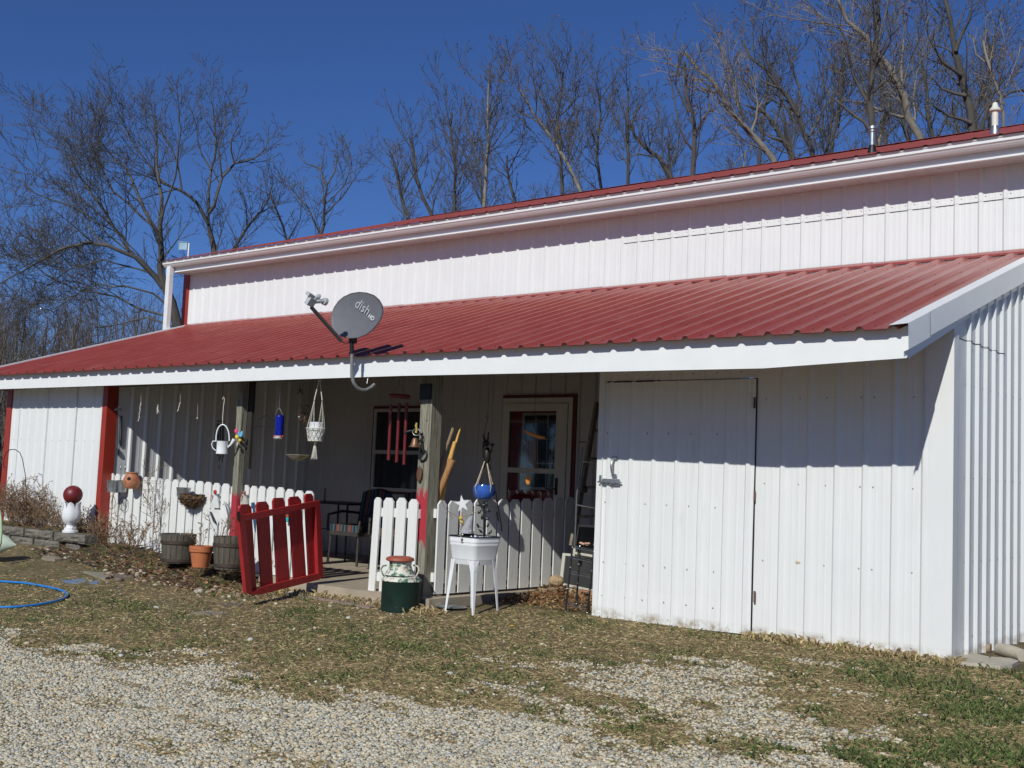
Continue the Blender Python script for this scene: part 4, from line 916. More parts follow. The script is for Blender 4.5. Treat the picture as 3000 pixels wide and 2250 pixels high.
ex = (onpl(1090, 935)-onpl(1040, 897)).normalized(); ey = nrm.cross(ex).normalized()
def txt(s_, c, sz, mt, par, name, ext=.0008, ital=0):
    cu = bpy.data.curves.new(name, 'FONT'); cu.body = s_; cu.size = sz; cu.extrude = ext; cu.align_x = 'CENTER'; cu.align_y = 'CENTER'; cu.shear = ital
    o = bpy.data.objects.new(name, cu); COL.objects.link(o); bpy.context.view_layer.update(); dg = bpy.context.evaluated_depsgraph_get()
    me = bpy.data.meshes.new_from_object(o.evaluated_get(dg)); bpy.data.objects.remove(o); me.materials.append(mt)
    R_ = Matrix((ex, ey, nrm)).transposed().to_4x4(); me.transform(Matrix.Translation(Vector(c)-Vector(t.location)) @ R_); ob = bpy.data.objects.new(name, me); COL.objects.link(ob); ob.parent = par; return ob
m_letter = M('pale_lettering', (.42, .42, .44), .6, var=.02); m_letw = M('white_lettering', (.85, .85, .85), .5, var=.02)
def onbowl(u, v):
    q_ = onpl(u, v); return q_+nrm*(-.035*(1-min(1, (q_-cen).length/.24)**2)+.011)
ref_off = Vector((0, 0, 0))
a_ = txt('dish', onbowl(1059, 899), .13, m_letter, ref, 'lettering'); b_ = txt('HD', onbowl(1087, 930), .056, m_letw, ref, 'lettering')
# feed arm and head
a0, a1 = pt(1000, 999, bd-.05), pt(912, 900, bd-.42)
mb = MB(); mb.beam(a0, a1, .03, .022); mb.build('feed_arm', M('arm_grey', (.12, .12, .115), .5), t)
mb = MB(); c_ = pt(910, 884, bd-.44); Rf = Matrix((ex, nrm, ex.cross(nrm))).transposed(); mb.box(c_, (.045, .085, .075), Rf); mb.box(pt(908, 864, bd-.45), (.05, .07, .03), Rf)
e1 = pt(948, 882, bd-.36); mb.tube([c_, e1], [.022, .018], 12); mb.tube([e1, e1+(cen-e1).normalized()*.03], [.034, .036], 16)
e2 = pt(930, 868, bd-.40); mb.tube([c_, e2], [.02, .016], 12); mb.tube([e2, e2+(cen-e2).normalized()*.02], [.024, .026], 16); mb.build('receiver_head', m_lnb, t)
mb = MB(); mb.tube([a0, pt(1006, 1004, bd-.02), pt(1016, 1006, bd), pt(1028, 998, bd)], .004, 6); mb.build('cable', m_black, t)

# milk can
g = G(1172, 1788); D = dep(g); t = thing('milk_can', 'old milk can, dark green below and peeling white above, with a red lid', 'milk can', g)
mb = MB(); lpx(mb, 1172, D, [(56, 1789), (57, 1786), (57, 1704), (59, 1701), (58, 1697), (50, 1689), (44, 1683)], 32, cap=False)
def canmat():
    m, t_, p = nodes('milk_can_paint'); p.inputs['Roughness'].default_value = .55
    gg = t_.nodes.new('ShaderNodeNewGeometry'); sp = t_.nodes.new('ShaderNodeSeparateXYZ'); t_.links.new(gg.outputs['Position'], sp.inputs[0])
    z1 = A(1172, 1700, D=D).z; g1 = mix(t_, ramp(t_, noise(t_, 9, 5), .3, .7), (.004, .018, .014), (.007, .03, .022))
    wht = mix(t_, ramp(t_, noise(t_, 11, 6, .7), .50, .54), (.66, .64, .55), (.04, .13, .08)); wht = mix(t_, ramp(t_, noise(t_, 15, 5, .8), .56, .62), wht, (.42, .21, .08))
    th = t_.nodes.new('ShaderNodeMath'); th.operation = 'GREATER_THAN'; ad = t_.nodes.new('ShaderNodeMath'); ad.operation = 'MULTIPLY_ADD'
    t_.links.new(noise(t_, 30, 4), ad.inputs[0]); ad.inputs[1].default_value = .03; t_.links.new(sp.outputs[2], ad.inputs[2]); t_.links.new(ad.outputs[0], th.inputs[0]); th.inputs[1].default_value = z1+.010
    t_.links.new(mix(t_, th.outputs[0], g1, wht), p.inputs['Base Color']); return m
mcp = canmat(); mb.build('can_body', mcp, t)
mb = MB(); lpx(mb, 1172, D, [(46, 1684), (42, 1678), (36, 1668), (32, 1656), (33, 1645)], 32, cap=False); mb.build('can_neck', mcp, t)
mb = MB(); lpx(mb, 1172, D, [(36, 1644), (42, 1641), (40, 1634), (30, 1630), (0.5, 1629)], 32); mb.build('lid', M('red_brown_lid', (.34, .085, .045), .6, var=.2), t)
for sg in (-1, 1):
    mb = MB(); mb.tube([pt(1172+sg*38, 1656, D), pt(1172+sg*50, 1658, D), pt(1172+sg*56, 1668, D), pt(1172+sg*50, 1684, D), pt(1172+sg*46, 1688, D)], .007, 8); mb.build('can_handle', mcp, t)

# wash tub on stand
gF = G(1386, 1803); gL, gR_ = G(1302, 1794), G(1460, 1789); D = dep(gF)
cT = (gL+gR_)/2; cT.z = gF.z; Dc = dep(cT)
t = thing('wash_tub_stand', 'white enamel wash tub with a black rim standing on four splayed legs', 'wash tub', cT)
zrim, ztub, zap = A(1380, 1573, D=Dc-.1).z, A(1385, 1640, D=Dc-.1).z, A(1385, 1655, D=Dc-.1).z
Rr = frameR(cT); R45 = Rr @ Matrix.Rotation(radians(45), 3, 'Z')
def sq(h, z, n=5, rc=.05):
    o_ = []
    for qx, qy, a0 in ((1, 1, 0), (-1, 1, 90), (-1, -1, 180), (1, -1, 270)):
        for i in range(n):
            a = radians(a0+90*i/(n-1)); o_.append(cT+R45 @ Vector(((h-rc)*qx+rc*cos(a), (h-rc)*qy+rc*sin(a), 0))+Vector((0, 0, z-cT.z)))
    return o_
hw = 79*S(Dc)/1.35; lo = hw*.86
def loft(mb, rings, cap0=True, cap1=False):
    n = len(rings[0]); vs = [p for r in rings for p in r]; fs = [(i*n+j, i*n+(j+1) % n, (i+1)*n+(j+1) % n, (i+1)*n+j) for i in range(len(rings)-1) for j in range(n)]
    mb.add(vs, fs, True)
    if cap0: mb.add(rings[0], [tuple(range(n))[::-1]])
    if cap1: mb.add(rings[-1], [tuple(range(n))])
H = zrim-ztub; mb = MB()
loft(mb, [sq(lo, ztub), sq(lo+(hw-lo)*.60, ztub+H*.60), sq(lo+(hw-lo)*.62+.004, ztub+H*.64), sq(lo+(hw-lo)*.64, ztub+H*.68), sq(lo+(hw-lo)*.72, ztub+H*.74), sq(lo+(hw-lo)*.74+.004, ztub+H*.78), sq(lo+(hw-lo)*.78, ztub+H*.82), sq(hw*.985, zrim-.004)])
loft(mb, [sq(hw*.97, zrim-.004), sq(lo*.97, ztub+.03)], False, True); tub = mb.build('tub', m_enamel, t)
mb = MB(); rim = sq(hw*1.0, zrim, 5); mb.tube(rim+[rim[0]], .0055, 6); mb.build('rim', m_enblack, tub)
mb = MB(); loft(mb, [sq(lo*.93, zap), sq(lo*1.0, ztub-.002)], False); mb.build('apron', m_enamel, t)
for gx_, tx in ((gF, (0, -1)), (gL, (-1, 0)), (gR_, (1, 0)), (cT*2-gF, (0, 1))):
    top = cT+Rr @ Vector((tx[0]*lo*1.30, tx[1]*lo*1.30, 0)); top.z = ztub-.003; foot = Vector((gx_.x, gx_.y, cT.z-.01))
    if tx == (0, 1): foot = cT+Rr @ Vector((0, .23, 0)); foot.z = cT.z
    side = Rr @ Vector((tx[1], -tx[0], 0)); out_ = Rr @ Vector((tx[0], tx[1], 0))
    w0, w1 = .050, .011; mb = MB(); a = [top-side*w0-out_*.03, top+out_*.004, top+side*w0-out_*.03]; b = [foot-side*w1-out_*.008, foot+out_*.002, foot+side*w1-out_*.008]
    mid_ = [p+(q_-p)*.22 for p, q_ in zip(a, b)]; mid_ = [mid_[0]+side*.012, mid_[1], mid_[2]-side*.012]
    V = a+mid_+b; V += [p-out_*.004 for p in V]
    F = []
    for r_ in range(2):
        for c_ in range(2): i = r_*3+c_; F += [(i, i+1, i+4, i+3), (i+9, i+12, i+13, i+10)]
        i = r_*3; F += [(i, i+3, i+12, i+9), (i+2, i+11, i+14, i+5)]
    mb.add(V, F); mb.build('leg', m_enamel, t)

# gnome ornament with star wand, standing in the tub
zt_ = ztub+.03; cg = cT+Rr @ Vector((-.03, -.05, 0)); Dg = dep(cg)
t = thing('gnome_ornament', 'small grey hatted gnome in a black dotted suit standing in the wash tub', 'garden ornament', (cg.x, cg.y, zt_))
mb = MB(); lpx(mb, 1368, Dg, [(14, 1600), (19, 1590), (20, 1570), (18, 1556), (12, 1546)], 16); bo = mb.build('suit', M('black_cloth', (.012, .012, .014), .8), t)
mb = MB()
for u, v in ((1355, 1566), (1366, 1560), (1378, 1556), (1351, 1576), (1381, 1572)):
    mb = MB(); mb.ball(pt(u, v, Dg-.062), .0085, 8); mb.build('dot', m_letw, bo)
mb = MB(); rgs = []
for (u, v, hw_) in ((1366, 1562, 21), (1369, 1548, 17), (1372, 1535, 13), (1378, 1521, 8.5), (1383, 1508, 4), (1385, 1500, 1)):
    c_ = pt(u, v, Dg-.02); rgs.append([c_+Rr @ Vector((cos(a*pi/6)*hw_*S(Dg), sin(a*pi/6)*hw_*S(Dg), 0)) for a in range(12)])
loft(mb, rgs, True, True); mb.build('hat', M('grey_felt', (.36, .36, .38), .95, var=.2, scale=60, bump=.6), t)
mb = MB()
m_wand = M('star_wood_white', (.74, .74, .74), .7, var=.05); cst = pt(1354, 1476, Dg-.02); st_ = []
for k in range(10):
    a = radians(100+36*k); r_ = (24 if k % 2 == 0 else 9)*S(Dg); st_.append(cst+Rr @ Vector((cos(a)*r_, 0, sin(a)*r_*1.1)))
mb.prism(st_, Rr @ Vector((0, .012, 0))); sw = one('star_wand', 'white wooden star on a stick rising from the wash tub', 'garden ornament', mb, m_wand, (cst.x, cst.y, zt_))
mb = MB(); mb.tube([pt(1353, 1500, Dg), pt(1356, 1590, Dg)], .004, 6); mb.build('stick', m_red if False else M('red_stick', (.45, .06, .05), .6), sw)
mb = MB()
for pl in ([(1292, 1462), (1304, 1492), (1322, 1504), (1345, 1516), (1362, 1528)], [(1316, 1502), (1326, 1520)], [(1345, 1512), (1368, 1512), (1392, 1502), (1410, 1492)], [(1352, 1590), (1348, 1540), (1345, 1516)]):
    mb.tube([pt(u, v, Dg-.04) for u, v in pl], [.0035]*len(pl), 5)
mb.m = 1; mb.ball(pt(1350, 1518, Dg-.05), .02, 10); mb.ball(pt(1353, 1530, Dg-.05), .017, 10)
one('dry_branch', 'bare twig with a small yellow bird figure leaning in the wash tub', 'twig', mb, [m_greywood, M('yellow_paint', (.55, .38, .08), .7)], pt(1352, 1590, Dg))
# metal leaf spinner behind
Ds = Dc+.16; mb = MB(); mb.tube([pt(1418, 1600, Ds), pt(1418, 1470, Ds)], .008, 8)
mb.m = 1
for k, (u, v) in enumerate([(1403, 1480), (1426, 1478), (1405, 1500), (1430, 1496), (1412, 1515), (1427, 1520), (1408, 1556), (1430, 1538), (1419, 1480), (1400, 1540), (1436, 1560)]):
    c_ = pt(u, v, Ds-.02); a = radians(k*67); mb.ball(c_, (.026, .006, .011), 8, Rr @ Matrix.Rotation(a, 3, 'Y')); mb.tube([c_, pt(1418, v+10, Ds)], .002, 4)
one('leaf_spinner', 'dark metal leaf and flower stake standing in the back of the tub', 'garden ornament', mb, [m_black, M('dark_leaf_metal', (.05, .055, .05), .35, .7, var=.6, scale=60)], pt(1418, 1600, Ds))
# tub lid on the ground
g = G(1322, 1783); mb = MB(); mb.lathe(g+Vector((0, 0, .012)), [(.15, 0), (.158, .006), (.15, .014), (.02, .02)], 28, sx=1, sy=.8); one('round_tray', 'round grey metal tray lying on the ground by the wash tub', 'tray', mb, m_steel, g)

# half barrels, terracotta pot, blue ball
m_hoop = M('rusty_hoop', (.07, .05, .04), .7, .4, var=.3, scale=30)
def barrel(uc, prof, hoop, D, label):
    t = thing('half_barrel', label, 'planter', A(uc, prof[0][1], D=D), 'half barrel planters in front of the long fence'); mb = MB(); n = 18; c = A(uc, prof[0][1], D=D); rings = []
    P_ = [(hw*S(D), A(uc, v, D=D).z) for hw, v in prof]
    for k in range(n):
        a0, a1 = 2*pi*k/n+.012, 2*pi*(k+1)/n-.012; rr = 1+rnd.uniform(-.012, .012); vs = []
        for r, z in P_:
            for a in (a0, (a0+a1)/2, a1): vs.append((c.x+cos(a)*r*rr, c.y+sin(a)*r*rr, z))
            for a in (a1, a0): vs.append((c.x+cos(a)*(r-.014), c.y+sin(a)*(r-.014), z))
        m_ = len(P_); fs = [(i*5+j, i*5+(j+1) % 5, (i+1)*5+(j+1) % 5, (i+1)*5+j) for i in range(m_-1) for j in range(5)]+[(0, 4, 3, 2, 1), tuple((m_-1)*5+j for j in range(5))]
        mb.add(vs, fs)
    mb.build('stave_wall', m_barrel, t)
    for v, hw in hoop:
        mb = MB(); z = A(uc, v, D=D).z; r = hw*S(D); mb.lathe((c.x, c.y, z), [(r, -.018), (r+.003, -.016), (r+.003, .016), (r, .018)], 36, cap=False); mb.build('hoop', m_hoop, t)
    mb = MB(); r, z = P_[-1]; mb.lathe((c.x, c.y, z-.03), [(r-.015, 0), (r*.5, .01), (.001, .012)], 24); mb.build('potting_soil', M('dark_soil', (.04, .03, .02), .95, bump=1, bscale=60), t)
    return t, c
Yb = -1.08
D1 = dep(A(518, 1640, Y=Yb)); D2 = dep(A(667, 1650, Y=Yb))
barrel(519, [(44, 1648), (47, 1610), (51, 1564)], [(1588, 50.5), (1640, 46)], D1, 'dark weathered half barrel left of the terracotta pot')
barrel(672, [(42, 1667), (48, 1620), (51, 1572)], [(1596, 51), (1655, 45)], D2, 'weathered half barrel behind the free edge of the red gate')
Dp = dep(A(588, 1655, Y=-1.2)); t = thing('terracotta_pot', 'orange terracotta flower pot standing between the two half barrels', 'flower pot', A(588, 1660, D=Dp))
mb = MB(); lpx(mb, 587, Dp, [(24, 1661), (31, 1617), (34.5, 1616), (35, 1600), (32, 1599), (30, 1606)], 28, cap=False); mb.build('pot', m_terra, t)
mb = MB(); lpx(mb, 587, Dp, [(31, 1608), (1, 1606)], 20); mb.build('potting_soil', M('pot_soil', (.05, .035, .022), .95), t)
Dq = dep(A(624, 1645, Y=-1.02)); mb = MB(); mb.ball(pt(624, 1636, Dq), 17*S(Dq), 20); one('glazed_ball', 'dark blue glazed ball tucked beside the terracotta pot', 'garden ornament', mb, M('deep_blue_glaze', (.006, .025, .06), .12), pt(624, 1653, Dq))

# dry plants
def plant(name, label, base, n, h, seed, mat, spread=.12, leafm=None, group=None, dens=(12, 14), lean=.35):
    R_ = random.Random(seed); out = []; tips = [1.0 if leafm else 0, []]
    for i in range(n):
        b = (base[0]+R_.gauss(0, spread*.3), base[1]+R_.gauss(0, spread*.2), base[2]-.01); pp = walk(R_, b, (R_.gauss(0, lean+spread*1.2), R_.gauss(0, lean+spread*.5), 1), h*R_.uniform(.55, 1.1), 6, .14, .02); out.append((pp, .0035, .0018, 4))
        sprout(R_, out, pp, .003, .0015, 0, 2, dens, (.38, .4), .02, leaves=tips if leafm else None)
    out = [(p_, min(r, .0035), min(r1, .0015), s_) for p_, r, r1, s_ in out]
    t = thing(name, label, 'plant', (base[0], base[1], base[2]), group); polytubes(out, 'stems', mat, t)
    if leafm and tips[1]:
        P = np.array(tips[1]); Rn = np.random.RandomState(seed); n_ = len(P); a = Rn.normal(0, 1, (n_, 2, 3)); a /= np.linalg.norm(a, axis=2, keepdims=True); a *= .015
        V = np.stack([P-a[:, 0], P-a[:, 1]*.6, P+a[:, 0], P+a[:, 1]*.6], 1).reshape(-1, 3)-np.array(t.location); o = bulk('leaves', V, 4*np.arange(n_)[:, None]+np.array([[0, 1, 2, 3]]), [leafm]); o.parent = t
    return t
m_drl = island_mat('withered_leaf', [(.18, .10, .06), (.10, .055, .04), (.27, .18, .10), (.14, .12, .06), (.08, .06, .05), (.10, .13, .04)])
m_seed = island_mat('dull_seed_head', [(.20, .14, .12), (.13, .09, .085), (.26, .20, .15)])
plant('dry_herb', 'dry stems growing from the terracotta pot', A(590, 1604, D=Dp), 6, .30, 3, m_dry, .03, m_drl)
plant('dry_vine', 'dry leafy vine climbing the long fence left of the first barrel', A(462, 1600, Y=-.62), 3, .95, 4, m_dry, .03, m_drl, dens=(9, 12), lean=.10)
plant('dry_herb', 'withered herb standing in the barrel behind the gate edge', A(650, 1575, D=D2), 7, .36, 5, m_dry, .08, m_drl)
plant('dry_herb', 'brown seeded weeds at the foot of the long fence', A(385, 1600, Y=-.85), 30, .34, 6, m_dry, .28, m_drl)
plant('dry_herb', 'brown weeds against the red corner post', A(295, 1600, Y=-.85), 34, .42, 16, m_dry, .18, m_drl)
for i, (u, n, h, lb) in enumerate([(30, 36, .66, 'tall brown seeded shrub at the left edge of the raised bed'), (85, 34, .58, 'tangled dry shrub in the raised bed beneath the bent hook'), (135, 34, .36, 'low dry shrub just left of the white pedestal'), (232, 40, .40, 'brown withered plant right of the white pedestal'), (-60, 30, .6, 'dense dry shrub at the far left of the bed')]):
    b = A(u, 1545, Y=-.84); b.z = float(zg(b.x, b.y)); plant('dry_shrub', lb, b, n, h, 30+i, m_dry, .16, m_seed if i < 2 else m_drl, 'dry plants in the raised bed', dens=(16, 20))
# withered ground litter in the bed and along the fence
R = np.random.RandomState(12); n = 9000
x = np.concatenate([R.uniform(-13, -10.3, n//2), R.uniform(-10.3, -6.9, n//2)]); y = np.concatenate([R.uniform(-.98, -.65, n//2), -.7-.75*R.rand(n//2)**1.3])
o = blades('bed_litter', x, y, .05+.10*R.rand(n)**2, 0, m_drl, 13, .006, 1.1); stuff(o, 'brown withered leaves and stalks covering the bed below the long fence', 'leaf litter')
k = 4200; R = np.random.RandomState(19); k1 = 2600
cx = np.concatenate([-4.43+1.25*R.rand(k1)**1.5, R.normal(-7.8, .9, k-k1)]); cy = np.concatenate([R.uniform(.02, 1.25, k1), R.normal(-1.25, .16, k-k1)])
ok = ~((cx < -4.45) & (cy > -.76)) & ~((cx > -3.24) & (cy > -.03)) & ~((cx > -6) & (R.rand(k) > .35+.65*sm(-3.2, -4.2, cx)*sm(.0, .35, cy))); cx, cy = cx[ok], cy[ok]; k = len(cx)
mound = .11*np.exp(-((cx+4.3)/.3)**2-((cy-.95)/.5)**2)*(cx > -4.46)
P = np.stack([cx, cy, zg(cx, cy)+.004+(.03+mound)*R.rand(k)], -1); a = R.normal(0, 1, (k, 2, 3)); a[..., 2] *= .4; a /= np.linalg.norm(a, axis=2, keepdims=True); a *= .022
V = np.stack([P-a[:, 0], P-a[:, 1]*.6, P+a[:, 0], P+a[:, 1]*.6], 1).reshape(-1, 3)
o = bulk('fallen_leaves', V, 4*np.arange(k)[:, None]+np.array([[0, 1, 2, 3]]), [island_mat('fallen_leaf', [(.32, .16, .06), (.22, .10, .045), (.38, .25, .12), (.15, .075, .04), (.28, .18, .10)])]); stuff(o, 'rust coloured fallen leaves piled by the right fence and the barrels', 'leaves')
R = np.random.RandomState(23); n = 230; x = R.normal(-8.0, 1.0, n); y = R.normal(-1.30, .16, n)
o = stones('bed_stones', x, y, .02+.035*R.rand(n)**2, island_mat('pink_bed_stone', [(.34, .26, .19), (.42, .35, .27), (.26, .19, .13), (.46, .41, .33), (.20, .15, .11)]), 3); stuff(o, 'pinkish rubble stones edging the bed under the barrels', 'stones')

# block retaining wall
zt1 = A(160, 1557, Y=-1.08).z; gw = float(zg(-10.9, -1.3)); hb = max(.11, (zt1-gw)/2)
def block(u0, u1, row, label, y=-1.08, dz=0):
    x0_, x1_ = A(u0, 1575, Y=y).x, A(u1, 1575, Y=y).x; z1_ = zt1-row*hb+dz; R_ = random.Random(int(u0)*7+row); mb = MB(); nx_, nz_ = 7, 4; w2 = (x1_-x0_); vs = []
    for j in range(nz_+1):
        for i in range(nx_+1):
            e = 0 if i in (0, nx_) or j in (0, nz_) else 1; vs.append((x0_+.006+(w2-.012)*i/nx_, y-(.012+R_.uniform(0, .022))*e, z1_-hb+.004+(hb-.008)*j/nz_))
    N = nx_+1; fs = [(j*N+i, j*N+i+1, (j+1)*N+i+1, (j+1)*N+i) for j in range(nz_) for i in range(nx_)]; mb.add(vs, fs)
    mb.add([(x0_+.006, y, z1_-hb+.004), (x1_-.006, y, z1_-hb+.004), (x1_-.006, y, z1_-.004), (x0_+.006, y, z1_-.004), (x0_+.03, y+.2, z1_-hb+.004), (x1_-.03, y+.2, z1_-hb+.004), (x1_-.03, y+.2, z1_-.004), (x0_+.03, y+.2, z1_-.004)], [(3, 2, 6, 7), (0, 4, 5, 1), (1, 5, 6, 2), (0, 3, 7, 4), (4, 7, 6, 5)])
    one('wall_block', label, 'wall block', mb, m_block, ((x0_+x1_)/2, y, z1_-hb), 'split face blocks of the low bed wall')
block(-85, -10, 0, 'upper row wall block cut by the left edge of the photo'); block(-6, 67, 0, 'upper row wall block left of the middle, above the goose tail'); block(71, 154, 0, 'upper row wall block directly left of the white pedestal'); block(158, 250, 0, 'upper row wall block carrying the white pedestal', -1.10)
block(-45, 28, 1, 'lower row wall block behind the white goose'); block(32, 97, 1, 'lower row wall block below the joint of the left upper blocks', -1.10); block(101, 175, 1, 'lower row wall block under the white pedestal, left side', -1.09); block(193, 236, 1, 'short lower row wall block at the right end of the bed wall', -1.06)

# gazing ball on tulip pedestal
xp = A(206, 1556, Y=-1.0); Dz = dep(xp); zb0_ = zt1
t = thing('tulip_pedestal', 'white tulip shaped plaster pedestal standing on the block wall', 'pedestal', (xp.x, xp.y, zb0_))
sc_ = S(Dz); mb = MB(); c = (xp.x, xp.y, 0); Z = lambda v: zb0_+(1557-v)*sc_
mb.lathe((xp.x, xp.y, 0), [(23*sc_, Z(1557)), (23*sc_, Z(1551)), (18*sc_, Z(1549)), (18*sc_, Z(1544)), (13*sc_, Z(1541)), (12*sc_, Z(1536)), (14*sc_, Z(1533))], 28); mb.build('foot', m_enamel, t)
mb = MB()
for k in range(6):
    a = 2*pi*k/6+.35; vs = []; m_ = 7
    prof = [(10, 1534), (22, 1526), (26.5, 1510), (25.5, 1495), (23, 1484), (23.5, 1474), (26, 1468)]; wd_ = [.52, .55, .56, .54, .50, .38, .08]
    for side in (0, 1):
        for (hw_, v), wa in zip(prof, wd_):
            for j in range(5):
                f = (j-2)/2; aa = a+f*wa; r = (hw_+1.6*(1-f*f)-side*1.5)*sc_; vs.append((xp.x+cos(aa)*r, xp.y+sin(aa)*r, Z(v)))
    fs = [(i*5+j, i*5+j+1, (i+1)*5+j+1, (i+1)*5+j) for i in range(6) for j in range(4)]; fs += [(35+i*5+j, 35+(i+1)*5+j, 35+(i+1)*5+j+1, 35+i*5+j+1) for i in range(6) for j in range(4)]
    mb.add(vs, fs, True)
mb.build('petal_cup', m_enamel, t)
mb = MB(); mb.ball((xp.x, xp.y, Z(1447)), 27.5*sc_, 32); one('gazing_ball', 'dark maroon ball resting in the white tulip pedestal', 'garden ball', mb, M('maroon_ball', (.16, .014, .018), .45, var=.08), (xp.x, xp.y, Z(1474)))
# shepherd hook
Dh = dep(A(75, 1500, Y=-.9)); zz = 0; mb = MB()
mb.tube([pt(82, 1560, Dh), pt(78, 1460, Dh), pt(74, 1390, Dh), pt(66, 1345, Dh), pt(58, 1326, Dh), pt(45, 1317, Dh), pt(30, 1317, Dh), pt(18, 1327, Dh), pt(12, 1345, Dh), pt(10, 1362, Dh), pt(14, 1371, Dh), pt(20, 1368, Dh)], .0055, 6)
one('plant_hook', 'thin black bent hook standing in the raised bed at the left', 'plant hook', mb, m_black, pt(82, 1560, Dh))
# plaster goose cut by the left edge
gg_ = G(10, 1650); Dgs = dep(gg_); mb = MB(); Rg = frameR(gg_)
spine = [(48, 1597, 2), (38, 1596, 9), (22, 1592, 20), (0, 1592, 30), (-25, 1598, 36), (-55, 1600, 34), (-80, 1590, 26), (-95, 1570, 14), (-98, 1550, 9)]
rgs = []
for u, v, r in spine: c_ = pt(u, v, Dgs); rgs.append([c_+Rg @ Vector((0, cos(a*pi/8)*r*S(Dgs)*.8, sin(a*pi/8)*r*S(Dgs))) for a in range(16)])
loft(mb, rgs, True, True); one('goose_statue', 'pale greenish white plaster goose cut off by the left edge', 'statue', mb, M('pale_plaster', (.55, .62, .50), .6, var=.12, scale=10), gg_)
mb = MB(); gj = G(-8, 1662); Dj = dep(gj); mb.tube([pt(-10, 1610, Dj), pt(1, 1590, Dj), pt(4, 1560, Dj), pt(3, 1520, Dj), pt(-2, 1496, Dj), pt(-12, 1488, Dj)], [.03, .018, .013, .013, .016, .02], 10); one('goose_statue', 'neck of a second pale green statue at the very left edge', 'statue', mb, M('pale_green_plaster', (.52, .68, .42), .6), gj)

# hose and flat pieces on the yard
pts_ = [(-60, 1700), (0, 1708), (60, 1712), (110, 1719), (150, 1727), (182, 1736), (197, 1747), (188, 1757), (160, 1767), (110, 1777), (55, 1783), (0, 1785), (-60, 1787)]
hp = [G(*q_)+Vector((0, 0, .018)) for q_ in pts_]; mb = MB()
sp2 = []
for i in range(len(hp)-1):
    p0, p1, p2, p3 = hp[max(i-1, 0)], hp[i], hp[i+1], hp[min(i+2, len(hp)-1)]
    for k in range(6):
        s_ = k/6; sp2.append(.5*((2*p1)+(p2-p0)*s_+(2*p0-5*p1+4*p2-p3)*s_*s_+(3*p1-p0-3*p2+p3)*s_**3))
mb.tube(sp2+[hp[-1]], .011, 8); one('garden_hose', 'bright blue hose looping over the grass at the left edge', 'hose', mb, M('blue_hose', (.02, .22, .62), .35), hp[4])
def slabp(name, label, cat, px, th, mat, group=None, lift=.0):
    ps = [G(*q_) for q_ in px]; zm_ = sorted(p.z for p in ps)[len(ps)//2]; mb = MB(); mb.prism([Vector((p.x, p.y, min(max(p.z, zm_-.02), zm_+.02)+.006+lift-th)) for p in ps], (0, 0, th)); return one(name, label, cat, mb, mat, ps[0], group)
m_flag = M('flagstone', (.26, .215, .16), .9, var=.25, scale=6, bump=.6, bscale=20)
slabp('flagstone', 'rounded flat stone at the foot of the block wall', 'stepping stone', [(122, 1640), (132, 1626), (150, 1622), (168, 1630), (182, 1643), (160, 1648)], .03, m_flag, lift=.01)
slabp('bark_slab', 'grey curved bark slab lying beyond the blue patch', 'bark', [(243, 1677), (290, 1681), (325, 1680), (324, 1692), (308, 1700), (285, 1694)], .025, M('grey_bark_slab', (.26, .24, .18), .9, bump=1, bscale=30), lift=.01)
slabp('bark_slab', 'narrow dark bark strip right of the grey bark slab', 'bark', [(326, 1685), (385, 1687), (392, 1694), (340, 1697)], .02, M('brown_bark', (.16, .13, .10), .9, bump=1, bscale=30), lift=.01)
slabp('plastic_sheet', 'faded blue scrap of plastic lying in the grass beside the hose', 'plastic sheet', [(178, 1702), (240, 1697), (290, 1704), (285, 1712), (200, 1711)], .006, M('blue_sheet', (.14, .20, .32), .7, var=.4, scale=20))
slabp('flagstone', 'buried grey flagstone in the middle of the lawn', 'stepping stone', [(640, 1768), (680, 1764), (715, 1771), (700, 1777), (650, 1776)], .02, M('buried_slate', (.13, .105, .08), .9, var=.3))
slabp('flagstone', 'second buried flagstone left of the brick path', 'stepping stone', [(560, 1795), (610, 1790), (672, 1798), (640, 1804), (575, 1801)], .02, m_flag)
# brick path at the gate
m_brick = island_mat('path_brick', [(.24, .19, .15), (.30, .24, .19), (.20, .17, .14), (.27, .20, .17)])
a, b, c2 = G(845, 1742), G(1095, 1782), G(950, 1712); eu = (b-a).normalized(); ev = (c2-a); ev -= eu*ev.dot(eu); wv = ev.length; ev.normalize(); mb = MB(); L = (b-a).length; R_ = random.Random(3)
i = 0
while i*.105 < wv+.05:
    j = 0
    while j*.21 < L:
        c_ = a+eu*(j*.21+.1+(.1 if i % 2 else 0))+ev*(i*.105); c_.z = float(zg(c_.x, c_.y))+.004+R_.uniform(-.003, .005)
        if c_.y < -.80: mb.box(c_, (.2, .096, .03), Matrix((eu, ev, Vector((0, 0, 1)))).transposed())
        j += 1
    i += 1
bp = mb.build('brick_path', m_brick); struct(bp)
